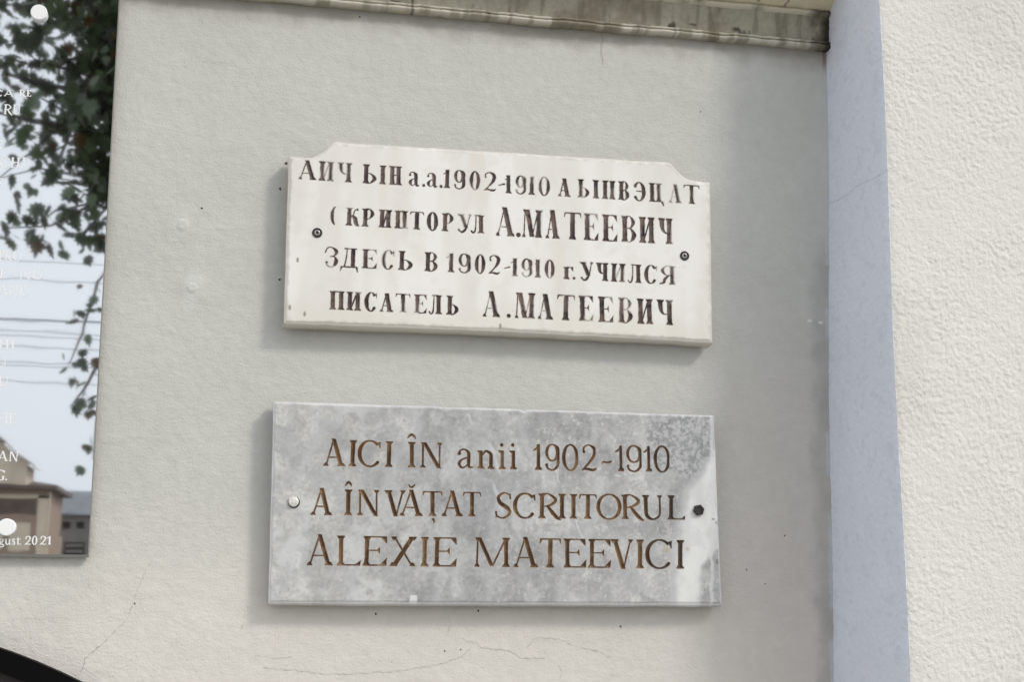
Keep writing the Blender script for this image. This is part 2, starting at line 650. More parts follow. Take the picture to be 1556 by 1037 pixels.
def text_sdf(X, Z, lines, style, seed):
    """signed distance (metres) to the strokes over grid arrays X, Z (x index first); also the line each point is nearest to"""
    rng = random.Random(seed)
    D = np.full(X.shape, 0.02)
    LN = np.full(X.shape, -1, dtype=np.int16)
    xs = X[:, 0]
    zs = Z[X.shape[0] // 2, :]
    for li, line in enumerate(lines):
        for ch, gx0, gx1, zb, zt in line:
            gx0, gx1, zb, zt = gx0 / 1000, gx1 / 1000, zb / 1000, zt / 1000
            H = zt - zb
            T, t, s = style(H)
            W = max((gx1 - gx0) / H, 0.12)
            tilt = rng.uniform(-.02, .02)
            for kind, pts in glyph(ch, W, T / H, t / H, s / H):
                jit = [(gx0 + H * (p[0] + tilt * p[1]), zb + H * p[1], *(H * q for q in p[2:])) for p in pts]
                pad = 0.003
                rad = max([p[2] for p in jit]) / 2 if kind == 'curve' else 0
                x_lo, x_hi = min(p[0] for p in jit) - pad - rad, max(p[0] for p in jit) + pad + rad
                z_lo, z_hi = min(p[1] for p in jit) - pad - rad, max(p[1] for p in jit) + pad + rad
                i0, i1 = np.searchsorted(xs, [x_lo, x_hi])
                j0, j1 = np.searchsorted(zs, [z_lo, z_hi])
                j0, j1 = max(j0 - 55, 0), j1 + 55      # rows are not level under the cut corners
                if i1 <= i0 or j1 <= j0:
                    continue
                wx, wz = X[i0:i1, j0:j1], Z[i0:i1, j0:j1]
                if kind == 'poly':
                    d = poly_sdf(wx, wz, [p[:2] for p in jit])
                else:
                    d = None
                    for a, b in zip(jit, jit[1:]):
                        e = seg_sdf(wx, wz, a, b)
                        d = e if d is None else np.minimum(d, e)
                cur_ = D[i0:i1, j0:j1]
                near = d < cur_
                LN[i0:i1, j0:j1][near] = li
                D[i0:i1, j0:j1] = np.minimum(cur_, d)
    return D, LN



# ------------------------------------------------------------------ materials
M_wall = material("painted_plaster", rough=0.75, spec=0.3, attr=True,
                  bumps=((70, 3, 0.0010, 0.3, (.6, 1, 1)), (240, 3, 0.0010, 0.55, (.5, 1, 1)), (430, 2, 0.0008, 0.8)))
M_stucco = material("rough_stucco", rough=0.8, spec=0.25, attr=True, bumps=((240, 2, 0.0011, 0.7), (480, 2, 0.0007, 0.8)))
M_ledge = material("weathered_stone", rough=0.85, spec=0.2, attr=True, bumps=((60, 6, 0.002, 0.5), (300, 4, 0.0008, 0.5)))
M_marble_w = material("white_marble", rough=0.42, spec=0.4, attr=True, bumps=((300, 3, 0.0002, 0.4),))
M_marble_g = material("grey_marble", rough=0.4, spec=0.45, attr=True, bumps=((260, 3, 0.0002, 0.4),))
M_black = material("black_paint", (0.003, 0.0025, 0.0025), rough=0.6, spec=0.08, var=(8, 0.2))
M_brown = material("dark_brown_wood", (0.03, 0.022, 0.022), rough=0.5, spec=0.3, var=(30, 0.3))
M_chrome = material("pale_metal", (0.72, 0.70, 0.65), rough=0.5, metal=0.2, var=(260, 0.3), bumps=((300, 3, 0.0005, 0.5),))
M_cap = material("white_cap", (0.93, 0.93, 0.93), rough=0.35, spec=0.6)  # white base colour stands in for bright sky mirrored in the caps
M_rust = material("dark_screw", (0.035, 0.032, 0.03), rough=0.5, metal=0.3, var=(400, 0.5))
M_steel = material("dull_steel", (0.42, 0.40, 0.37), rough=0.38, metal=0.85, var=(300, 0.3))
M_glyphw = material("white_paint", (0.88, 0.88, 0.88), rough=0.5)
M_crack = material("hairline_crack", (0.45, 0.425, 0.39), rough=0.9)
M_pit = material("dirt_pit", (0.03, 0.028, 0.025), rough=0.9)
M_glass = material("mirror_black_glass", (0.73, 0.74, 0.755), rough=0.021, metal=1.0,
                   bumps=((9, 2, 0.0004, 0.15), (34, 1, 0.00006, 0.25, (.35, 1, 1))))
M_edge = material("glass_edge", (0.22, 0.22, 0.2), rough=0.2, spec=0.6)

# ------------------------------------------------------------------ the building: wall, pilaster, ledge, eaves board
building = thing("building", "grey plastered building wall with lilac sided white stucco pilaster and worn stone ledge", "building", (0, 0, GROUND))


def corner_x(z):
    return 0.889 + (np.asarray(z) - 1.48) * 0.021 + 0.0015 * np.sin(np.asarray(z) * 9.0)


def flank_depth(z):
    return 0.2346 - (np.asarray(z) - 1.4957) * 0.0557


# --- plaster wall: fine part around the plaques, coarse sheets beyond
xs = np.linspace(-0.55, 0.93, 741)
zs = np.linspace(1.30, 2.47, 586)
X, Z = np.meshgrid(xs, zs, indexing='ij')
edge = np.minimum(sstep(0, .05, X + .55), np.minimum(sstep(0, .04, Z - 1.30), 1))
Y = (fbm(X, Z, .22, 11, 2) - .5) * .004 + (fbm(X, Z, .035, 12, 2) - .5) * .0006
Y += (fbm(X, Z, .008, 13, 2) - .5) * .0007
tro = fbm(X, Z, .02, 15, 2, stretch=(3, 1))                 # trowel strokes run along the wall
Y -= sstep(.58, .8, tro) * .0003
for px, pz, r in ((-.0603, 2.1073, .0085), (-.044, 2.0191, .007)):      # filled fixing holes
    d = np.hypot(X - px, Z - pz)
    Y -= (1 - sstep(r * .8, r, d)) * .0013
    Y -= (1 - sstep(r, r * 4, d)) * .0010
Y = Y * edge
low = sstep(1.80, 1.50, Z + (fbm(X, Z, .18, 21, 3) - .5) * .25)
colw = mix(srgb(200, 199, 193), srgb(217, 211, 203), low)
colw = mix(colw, srgb(204, 194, 185), .55 * sstep(.62, .84, X + (fbm(X, Z, .1, 121, 3) - .5) * .1) * sstep(2.15, 1.75, Z))
colw = colw * (1 + (fbm(X, Z, .12, 22, 4) - .5) * .10)[..., None]
colw = colw * (1 + (fbm(X, Z, .012, 23, 3) - .5) * .08)[..., None]
for px, pz, r in ((-.0603, 2.1073, .016), (-.040, 2.03, .018), (-.047, 2.0, .014)):
    d = np.hypot((X - px) * 1.3, Z - pz)
    colw = mix(colw, srgb(208, 208, 203), .7 * (1 - sstep(r * .5, r * 1.3, d)))
# soft shadow under the ledge painted in as a brown band, a mouse-grey unpainted strip beside the pilaster and the pilaster paint carried over onto the wall
g = sstep(2.405, 2.445, Z + (fbm(X, Z, .03, 24, 3) - .5) * .03)
colw = mix(colw, srgb(120, 108, 94), .55 * g)
hair = (1 - sstep(.0006, .0016, np.abs(X - .545 + (noise2(X, Z, .01, 25) - .5) * .003))) * sstep(2.385, 2.40, Z)
colw = mix(colw, srgb(150, 138, 122), .6 * hair)
cx = corner_x(Z)
strip = sstep(.036, .012, cx - X + (fbm(X, Z, .03, 26, 4) - .5) * .030) * sstep(2.14, 2.06, Z + (fbm(X, Z, .05, 27, 2) - .5) * .1)
colw = mix(colw, srgb(166, 164, 160), .6 * strip * (.5 + fbm(X, Z, .03, 160, 3)))
lap = sstep(.0065, .0045, cx - X + (fbm(X, Z, .006, 28, 2) - .5) * .004) * sstep(.35, .5, noise2(X * 0, Z, .05, 29) + (Z > 2.1) * .4)
colw = mix(colw, srgb(196, 200, 206), .7 * lap)
for px, pz in ((.868, 2.013), (.886, 2.011)):
    colw = mix(colw, srgb(222, 222, 220), 1 - sstep(.003, .005, np.hypot(X - px, (Z - pz) * 1.6)))
rust = (1 - sstep(.002, .004, abs(X - (cx - .004)))) * sstep(2.40, 2.43, Z)
colw = mix(colw, srgb(120, 84, 68), .7 * rust)
wv = np.stack([X, Y, Z], -1).reshape(-1, 3)
wf = grid_faces(len(xs), len(zs))
midx = [np.zeros(len(wf), dtype=int)]
allf = [wf]
allv = [wv]
allc = [colw.reshape(-1, 3)]
nvtx = len(wv)


def wall_y(x, z):
    i = min(max(int((x + .55) / (1.48) * 740), 0), 740)
    j = min(max(int((z - 1.30) / 1.17 * 585), 0), 585)
    return Y[i, j]


def add_coarse(x0, x1, z0, z1):
    global nvtx
    v = np.array([(x0, 0, z0), (x1, 0, z0), (x1, 0, z1), (x0, 0, z1)], dtype=float)
    allv.append(v)
    allf.append(np.array([[0, 1, 2, 3]]) + nvtx)
    allc.append(np.tile(srgb(208, 205, 197), (4, 1)))
    midx.append(np.zeros(1, dtype=int))
    nvtx += 4


add_coarse(-9, -.55, GROUND, 2.47)
add_coarse(-.55, .93, GROUND, 1.30)


def add_ribbon(pts, w, mi):
    """a crack that lies in the plaster, a fraction of a millimetre proud so that it stays visible"""
    global nvtx
    rng = random.Random(int(pts[0][0] * 1e4) % 997)
    fine = []
    for (x0, z0), (x1, z1) in zip(pts, pts[1:]):
        n = max(int(math.hypot(x1 - x0, z1 - z0) / .0035), 1)
        for k in range(n):
            f = k / n
            fine.append((x0 + (x1 - x0) * f + rng.uniform(-.0011, .0011), z0 + (z1 - z0) * f + rng.uniform(-.0011, .0011)))
    fine.append(pts[-1])
    v, f = [], []
    for k, (x, z) in enumerate(fine):
        a = fine[max(k - 1, 0)]
        b = fine[min(k + 1, len(fine) - 1)]
        L = math.hypot(b[0] - a[0], b[1] - a[1]) + 1e-9
        nx, nz = -(b[1] - a[1]) / L, (b[0] - a[0]) / L
        ww = w * rng.choice((.12, .3, .45, .65)) * rng.uniform(.7, 1.1) * (0.3 if k in (0, len(fine) - 1) else 1)
        y = wall_y(x, z) - .0005
        v += [(x - nx * ww, y, z - nz * ww), (x + nx * ww, y, z + nz * ww)]
        if k:
            f.append((2 * k - 2, 2 * k, 2 * k + 1, 2 * k - 1))
    allv.append(np.array(v))
    allf.append(np.array(f) + nvtx)
    allc.append(np.full((len(v), 3), .3))
    midx.append(np.full(len(f), mi, dtype=int))
    nvtx += len(v)


def mm(*p):
    return [(a / 1000, b / 1000) for a, b in p]


add_ribbon(mm((-164.6, 1496.9), (-159.1, 1517.9), (-139.2, 1534.8), (-120.9, 1554.4)), .0011, 1)
add_ribbon(mm((-120.9, 1554.4), (-106.5, 1570.7), (-99.4, 1599.1), (-90.5, 1625.1), (-79.6, 1646.9)), .0005, 1)
add_ribbon(mm((71.6, 1503.4), (115.5, 1499.7), (159.8, 1494.3), (240.3, 1497.3), (303.7, 1505.8), (340.2, 1516.3), (353.9, 1529.7)), .0006, 1)
add_ribbon(mm((339.9, 1543.1), (372.4, 1529.6), (409.8, 1525.1), (428.6, 1514.3), (461.5, 1516)), .0007, 1)
add_ribbon(mm((433.2, 1529.5), (447.2, 1543), (480.4, 1541.2), (508.9, 1530.3), (537.6, 1524.8), (556.8, 1513.8)), .0007, 1)
add_ribbon(mm((480, 1505), (484, 1494), (481, 1484)), .0005, 1)
add_ribbon(mm((320, 1548), (326, 1562), (322, 1575)), .0005, 1)
add_ribbon(mm((40, 1552), (44, 1575), (38, 1590)), .0005, 1)
add_ribbon(mm((60, 1520), (84, 1516), (110, 1518)), .0006, 1)


def add_pit(x, z, r, mi=2):
    global nvtx
    n = 9
    rng = random.Random(int(x * 1e5) ^ int(z * 1e4))
    y = wall_y(x, z) - .0006
    v = [(x, y, z)] + [(x + r * rng.uniform(.6, 1.2) * math.cos(k * 2 * math.pi / n), y + .0002, z + r * rng.uniform(.6, 1.2) * math.sin(k * 2 * math.pi / n)) for k in range(n)]
    allv.append(np.array(v))
    f = []
    for k in range(0, n - 1, 2):
        f.append((0, 1 + k, 1 + k + 1, 1 + (k + 2) % n))
    allf.append(np.array(f) + nvtx)
    allc.append(np.full((len(v), 3), .1))
    midx.append(np.full(len(f), mi, dtype=int))
    nvtx += len(v)


for x, z, r in ((79, 2207, 2.2), (71.9, 2168.8, 2.0), (75.5, 2037.2, 2.2), (221.4, 1575, 1.7), (364.5, 1579.9, 1.6), (569.6, 1558.5, 1.5),
                (318, 1525.3, 1.2), (340.1, 1527, 1.2), (-99.7, 1587.9, 1.4), (-35.4, 2133.4, 1.7), (-104, 2441, 1.3), (178, 2436, 1.5), (700, 2330, 1.2), (760, 1640, 1.1), (788, 1620, 1.3), (820, 1690, 1.2)):
    add_pit(x / 1000, z / 1000, r / 1000)
rng = random.Random(4)
for k in range(60):
    add_pit(rng.uniform(-.3, .85), rng.uniform(1.49, 1.72 if k < 45 else 2.4), rng.uniform(.0005, .0010), 1)
wall_o = mesh_np("plaster_wall", np.concatenate(allv), allf, None, building, np.concatenate(allc), mat_idx=np.concatenate(midx), mats=[M_wall, M_crack, M_pit])

# --- pilaster: lilac flank, rounded arris, rough white front
zs2 = np.linspace(1.30, 2.72, 790)
nf = 110
front = np.concatenate([np.linspace(0.0015, .36, 240), np.linspace(.37, .75, 30)])
ncol = nf + len(front)
PX = np.zeros((ncol, len(zs2)))
PY = np.zeros_like(PX)
S = np.zeros_like(PX)              # running length round the corner, 0 on the arris
cz = corner_x(zs2)
dz = flank_depth(zs2)
for i in range(nf):
    f = i / (nf - 1)
    PX[i] = cz + (noise2(zs2 * 0 + .3, zs2, .012, 5) - .5) * .004 * max(0.0, 1 - f / .08)      # ragged only where it meets the wall
    PY[i] = .02 - (dz + .02) * f
    S[i] = -(1 - f) * dz
for k, fx in enumerate(front):
    PX[nf + k] = cz + fx
    PY[nf + k] = -dz - .0 * fx
    S[nf + k] = fx
ZZ = np.tile(zs2, (ncol, 1))
rough_mask = sstep(-.002, .004, S)
worm = fbm(S, ZZ, .0046, 41, 3, .5)
worm2 = fbm(S, ZZ, .0036, 45, 2, .5)
patch = .85 + .75 * sstep(.3, .7, fbm(S, ZZ, .07, 141, 3))          # grain thicker in some places, trowelled down in others
rel = (sstep(.34, .62, worm) - .5) * .0006 * patch + (worm2 - .5) * .0008 * patch + (fbm(S, ZZ, .08, 42, 2) - .5) * .002
fine = (fbm(S, ZZ, .0055, 43, 2) - .5) * .0013 + (fbm(S, ZZ, .05, 44, 3) - .5) * .0007
rnd = .0035 * np.exp(-np.abs(S) / .004)            # the arris is worn round
PY = PY - rough_mask * rel + rough_mask * rnd
PX = PX + (1 - rough_mask) * (-fine) + (1 - rough_mask) * rnd * .8
split = sstep(-.0025, .0025, S - .001 + (fbm(S * 0, ZZ, .012, 46, 3) - .5) * .005)
lil = np.array(srgb(229, 233, 245)) * (1 + (fbm(S, ZZ, .1, 47, 3) - .5) * .08)[..., None]
lil = mix(lil, srgb(212, 217, 231), .4 * sstep(.62, .72, fbm(S, ZZ, .012, 50, 3)))
wht = np.array(srgb(223, 220, 214)) * (1 + (fbm(S, ZZ, .15, 48, 3) - .5) * .05)[..., None]
wht = mix(wht, srgb(205, 200, 190), .35 * sstep(.55, .75, fbm(S, ZZ, .25, 49, 3)))
colp = mix(lil, wht, split)
speck = sstep(.70, .74, fbm(S, ZZ, .006, 142, 2)) * (np.abs(S - .004) < .006) * sstep(.5, .6, noise2(S * 0, ZZ, .03, 143))
wht = mix(wht, srgb(120, 112, 104), .7 * speck)
wht = mix(wht, srgb(200, 194, 186), .5 * sstep(.68, .78, fbm(S, ZZ, .0045, 144, 3)))
seam = (1 - sstep(.0004, .0012, np.abs(ZZ - 2.196 - .002 * np.sin(S * 60)))) * (S < 0)
colp = mix(colp, srgb(176, 182, 196), .5 * seam)
pv = np.stack([PX, PY, ZZ], -1).reshape(-1, 3)
pf = grid_faces(ncol, len(zs2))
b0 = len(pv)
ext = []
extf = []
for z0, z1 in ((GROUND, 1.30), (2.72, 5.0)):
    c0 = float(corner_x(np.array([1.30 if z1 < 2 else 2.72]))[0])
    d0 = float(flank_depth(np.array([1.30 if z1 < 2 else 2.72]))[0])
    k = b0 + len(ext)
    ext += [(c0, .02, z0), (c0, -d0, z0), (c0 + .75, -d0, z0), (c0 + .75, .02, z0), (c0, .02, z1), (c0, -d0, z1), (c0 + .75, -d0, z1), (c0 + .75, .02, z1)]
    extf += [(k, k + 1, k + 5, k + 4), (k + 1, k + 2, k + 6, k + 5), (k + 2, k + 3, k + 7, k + 6)]
pil = mesh_np("pilaster", np.concatenate([pv, np.array(ext)]), [pf, np.array(extf)], M_stucco, building,
              np.concatenate([colp.reshape(-1, 3), np.tile(srgb(215, 214, 212), (len(ext), 1))]))
pil["label"] = "pilaster with rough white front and smooth lilac side"

# --- the ledge along the top: lower lip, stained fascia, light fillet
prof = [(-.000, 2.4465), (-.013, 2.4475), (-.0165, 2.4490), (-.0165, 2.4525), (-.0118, 2.4533), (-.0118, 2.4545), (-.0150, 2.4553), (-.0150, 2.4578), (-.0105, 2.4590), (-.0100, 2.4610)]
prof += [(-.0100 - .0002 * k, 2.461 + .0375 * k / 12) for k in range(1, 13)]
prof += [(-.0135, 2.5000), (-.0175, 2.5012), (-.0185, 2.5045), (-.0165, 2.5075), (-.012, 2.5085), (.0, 2.5085)]
prof = np.array(prof)
lx = np.linspace(-2.6, .9125, 1600)
LX, PI_ = np.meshgrid(lx, np.arange(len(prof)), indexing='ij')
LY = prof[PI_, 0].copy()
LZ = prof[PI_, 1].copy()
amp = np.where((PI_ > 0) & (PI_ < len(prof) - 1), 1.0, 0.0)
LY += amp * ((fbm(LX, LZ, .02, 61, 3) - .5) * .004 + (fbm(LX, LZ, .006, 62, 2) - .5) * .0016)
LZ += ((fbm(LX, LZ * 0, .05, 63, 3) - .5) * .0026 + (fbm(LX, LZ, .009, 64, 3) - .5) * .0016)
LZ -= (lx * .004)[:, None]
base = mix(srgb(152, 147, 131), srgb(178, 172, 156), fbm(LX, LZ, .05, 65, 4))
streak = sstep(.55, .75, fbm(LX, LZ, .012, 66, 3, stretch=(1, 5)))
base = mix(base, srgb(98, 90, 76), .45 * streak)
base = mix(base, srgb(110, 98, 80), .5 * sstep(.45, .7, fbm(LX, LZ, .07, 168, 4)))
base = base * (1 + (fbm(LX, LZ, .004, 169, 3) - .5) * .35)[..., None]
lip = np.isin(PI_, [1, 2, 3, 6, 7]) * 1.0
base = mix(base, srgb(204, 198, 184), lip * sstep(.40, .55, fbm(LX, LZ, .022, 67, 4, stretch=(1, 6))))
base = mix(base, srgb(208, 200, 180), (PI_ >= len(prof) - 6) * 1.0 * sstep(.3, .5, fbm(LX, LZ, .03, 68, 3)))
dark = sstep(.64, .72, fbm(LX, LZ, .018, 69, 3)) * np.isin(PI_, [4, 5, 8, 9, 10, 11]) * 1.0
base = mix(base, srgb(48, 43, 36), .8 * dark)
rot = sstep(.868, .90, LX + (fbm(LX, LZ, .016, 70, 3) - .5) * .05)
base = mix(base, srgb(78, 68, 50), .75 * rot)
rot2 = sstep(.892, .908, LX + (fbm(LX, LZ, .01, 71, 3) - .5) * .02)
base = mix(base, srgb(38, 32, 28), .85 * rot2)
for jx, ja in ((.255, .75), (.40, .4), (.655, .35)):
    base = mix(base, srgb(66, 60, 52), ja * (1 - sstep(.001, .0035, np.abs(LX - jx + (noise2(LX, LZ, .01, 72) - .5) * .004))) * (PI_ < 12))
ledge = mesh_np("stone_ledge", np.stack([LX, LY, LZ], -1).reshape(-1, 3), grid_faces(len(lx), len(prof)), M_ledge, building, base.reshape(-1, 3))
ledge["label"] = "stained grey stone ledge with a pale lip"

# --- the cream cove above the ledge, rising outwards, and the wall above it
ce = np.array([(.0, 2.5075), (-.0125, 2.5085), (-.020, 2.511), (-.034, 2.518), (-.050, 2.527), (-.068, 2.536), (-.082, 2.544), (-.090, 2.552), (-.092, 2.575), (-.092, 2.62)])
t_ = np.linspace(0, len(ce) - 1, 40)
cy = np.interp(t_, np.arange(len(ce)), ce[:, 0])
cz_ = np.interp(t_, np.arange(len(ce)), ce[:, 1])
lx2 = np.linspace(-2.6, .915, 1300)
CX, CI = np.meshgrid(lx2, np.arange(40), indexing='ij')
CY = cy[CI] + (fbm(CX, cz_[CI], .03, 81, 3) - .5) * .003
CZ = cz_[CI] + (fbm(CX, cy[CI], .02, 82, 3) - .5) * .002 - CX * .004
bc = mix(srgb(226, 216, 186), srgb(212, 205, 184), fbm(CX, CY, .08, 83, 3))
bc = mix(bc, srgb(222, 212, 176), .5 * sstep(.5, .7, fbm(CX, CY, .05, 84, 3)))
spot = sstep(.70, .76, fbm(CX, CY + CZ, .012, 85, 3)) * sstep(20, 6, CI)
bc = mix(bc, srgb(60, 45, 34), .9 * spot)
cc = (1 - sstep(.0006, .002, np.abs(CX - .835 + .002 * np.sin(CI)))) * 1.0
bc = mix(bc, srgb(90, 66, 48), .8 * cc)
cove = mesh_np("cove", np.stack([CX, CY, CZ], -1).reshape(-1, 3), grid_faces(len(lx2), 40), M_ledge, building, bc.reshape(-1, 3))
up = MB()
up.box(-9, .915, -.0915, .3, 2.61, 5.0)
up.box(-9, -2.6, -.0915, .3, 2.447, 2.61)
M_upper = material("cream_plaster", srgb(212, 204, 184), rough=0.8, bumps=((60, 4, 0.002, 0.4),), var=(4, .08))
up.build("upper_wall", M_upper, building)


# ------------------------------------------------------------------ marble plaques
def plaque_grid(x0, x1, zb, zt, nu, nv):
    """x0, x1: functions of v; zb, zt: functions of u; returns X, Z"""
    u = np.linspace(0, 1, nu)
    v = np.linspace(0, 1, nv)
    U, V = np.meshgrid(u, v, indexing='ij')
    Xg = x0(V) + U * (x1(V) - x0(V))
    Zg = zb(Xg) + V * (zt(Xg) - zb(Xg))
    return Xg, Zg


def build_plaque(root, Xg, Zg, Yg, col, D, LN, nlines, mat, slab_col_back, back, lower):
    nu, nv = Xg.shape
    V3 = np.stack([Xg, Yg, Zg], -1).reshape(-1, 3)
    colf = col.reshape(-1, 3)
    F = grid_faces(nu, nv)
    Df = D.ravel()[F].mean(axis=1)
    Lf = LN.ravel()[F].max(axis=1)
    letter = Df < 0.0
    # front ring, then a skirt back to the wall
    ring = np.concatenate([np.arange(nu) * nv, (nu - 1) * nv + np.arange(1, nv), np.arange(nu - 2, -1, -1) * nv + nv - 1, np.arange(nv - 2, 0, -1)])
    P = V3[ring]
    n = len(ring)
    cxm, czm = Xg.mean(), Zg.mean()
    hx, hz = (Xg.max() - Xg.min()) / 2, (Zg.max() - Zg.min()) / 2
    bot = np.zeros(n)
    bot[:nu] = 1.0
    rings = [P]
    for k, (y, out_) in enumerate(back):
        Q = P.copy()
        Q[:, 1] = y
        Q[:, 0] += (P[:, 0] - cxm) / hx * out_
        Q[:, 2] += (P[:, 2] - czm) / hz * out_ - bot * lower[k] * (1 + .5 * (fbm(P[:, 0], P[:, 0] * 0, .05, 91 + k, 3) - .5))
        Q[:, 1] += (fbm(P[:, 0], P[:, 2], .01, 95 + k, 2) - .5) * .0008
        rings.append(Q)
    verts = np.concatenate([V3] + rings)
    cols = np.concatenate([colf] + [colf[ring]] + [mix(colf[ring], slab_col_back, np.full(n, min(.25 + .25 * k, .8))) for k in range(len(back))])
    faces = [F[~letter]]
    o = len(V3)
    sk = []
    for k in range(len(rings) - 1):
        a = o + k * n + np.arange(n)
        b = o + k * n + (np.arange(n) + 1) % n
        sk.append(np.stack([a, a + n, b + n, b], -1))
    faces.append(np.concatenate(sk))
    mesh_np("slab", verts, faces, mat, root, cols)
    for li in range(nlines):
        sel = F[letter & (Lf == li)]
        if not len(sel):
            continue
        used, inv = np.unique(sel, return_inverse=True)
        mesh_np("inscription", V3[used], inv.reshape(-1, 4), mat, root, colf[used])


def border_dist(Xg, Zg):
    nu, nv = Xg.shape
    U = np.arange(nu)[:, None] * (Xg[-1, 0] - Xg[0, 0]) / nu
    V = np.arange(nv)[None, :] * (Zg[nu // 2, -1] - Zg[nu // 2, 0]) / nv
    return np.minimum(np.minimum(U, U.max() - U), np.minimum(V, V.max() - V))


# (letter, left, right, base line, cap line) in millimetres on the wall
P1_TEXT = [[('А',94.9,120.4,2176.1,2204.6),('И',123.3,144.7,2176.1,2204.5),('Ч',149.3,170.3,2176.1,2204.4),('Ь',185.3,204.9,2176.2,2204.3),('I',209.3,218.4,2176.2,2204.2),('Н',222.8,241.6,2176.3,2204.2),('а',251.3,266.1,2176.3,2204.1),('.',270.0,275.1,2176.3,2204.0),('а',277.3,292.3,2176.4,2204.0),
  ('.',295.4,300.2,2176.4,2203.9),('1',300.7,311.2,2176.4,2203.9),('9',315.9,332.8,2176.4,2203.9),('0',338.8,354.6,2176.5,2203.8),('2',360.4,377.8,2176.5,2203.7),('-',381.3,392.3,2174.4,2201.3),('1',391.9,401.3,2174.4,2201.4),('9',406.3,422.3,2174.5,2201.6),('1',428.0,435.6,2174.5,2201.8),
  ('0',440.4,458.2,2174.6,2202.0),('А',469.8,489.0,2174.7,2202.4),('Ь',499.2,517.2,2174.9,2202.7),('I',522.7,531.9,2174.9,2202.9),('н',536.0,556.6,2175.0,2203.1),('В',560.7,577.9,2175.1,2203.4),('Э',585.5,603.2,2175.2,2203.7),('Ц',608.3,630.9,2175.3,2204.0),('А',638.0,658.5,2175.4,2204.3),
  ('Т',661.7,685.9,2175.5,2204.6)],
 [('(',140.7,150.0,2113.3,2138.9),('К',162.8,181.6,2113.2,2139.0),('Р',185.6,203.3,2113.1,2139.0),('И',209.1,228.0,2113.1,2139.1),('П',231.9,251.2,2113.0,2139.1),('Т',254.2,273.2,2112.9,2139.1),('О',278.0,294.7,2112.9,2139.2),('Р',299.3,316.4,2112.8,2139.2),('У',321.5,341.6,2112.8,2139.3),
  ('Л',341.0,361.6,2112.7,2139.3),('А',378.4,405.8,2110.6,2152.1),('.',409.0,413.2,2110.7,2152.0),('М',416.7,446.5,2110.8,2152.0),('А',451.4,472.5,2111.0,2151.9),('Т',479.1,504.4,2111.2,2151.8),('Е',508.7,530.6,2111.4,2151.7),('Е',536.5,559.3,2111.5,2151.6),('В',565.2,588.1,2111.7,2151.5),
  ('И',592.2,616.5,2111.9,2151.4),('Ч',621.6,643.8,2112.0,2151.3)],
 [('З',134.9,154.3,2052.3,2080.4),('Д',156.8,182.2,2052.4,2080.5),('Е',187.2,208.3,2052.6,2080.5),('С',214.2,232.9,2052.8,2080.6),('Ь',238.5,259.1,2052.9,2080.7),('В',275.5,294.7,2053.2,2080.8),('1',307.3,318.8,2053.4,2080.9),('9',324.3,342.4,2053.5,2081.0),('0',347.9,363.4,2053.6,2081.0),
  ('2',368.2,384.4,2053.8,2081.1),('-',390.2,400.6,2052.0,2078.4),('1',401.1,411.5,2052.0,2078.4),('9',415.7,431.9,2052.0,2078.5),('1',436.6,445.3,2051.9,2078.5),('0',449.9,465.1,2051.9,2078.6),('г',477.8,493.2,2051.8,2078.6),('.',491.7,496.2,2051.8,2078.7),('У',502.6,522.4,2051.7,2078.7),
  ('Ч',526.3,545.2,2051.7,2078.8),('И',548.7,570.9,2051.6,2078.9),('Л',573.2,595.7,2051.5,2078.9),('С',599.3,619.1,2051.5,2079.0),('Я',622.7,647.2,2051.4,2079.1)],
 [('П',143.5,164.8,1991.8,2018.3),('И',167.1,187.9,1991.8,2018.4),('С',191.9,209.8,1991.8,2018.6),('А',213.5,233.1,1991.8,2018.7),('Т',236.5,256.9,1991.8,2018.9),('Е',261.6,280.1,1991.8,2019.0),('Л',282.3,302.0,1991.8,2019.2),('Ь',307.9,325.7,1991.9,2019.3),('А',360.3,385.5,1991.4,2029.0),
  ('.',395.3,400.8,1991.3,2028.9),('М',406.7,436.4,1991.3,2028.9),('А',440.5,462.9,1991.3,2028.8),('Т',468.7,494.4,1991.2,2028.8),('Е',501.0,522.7,1991.2,2028.7),('Е',530.3,552.7,1991.1,2028.7),('В',559.4,581.7,1991.1,2028.6),('И',588.4,612.8,1991.0,2028.5),('Ч',618.6,643.3,1991.0,2028.5)]]
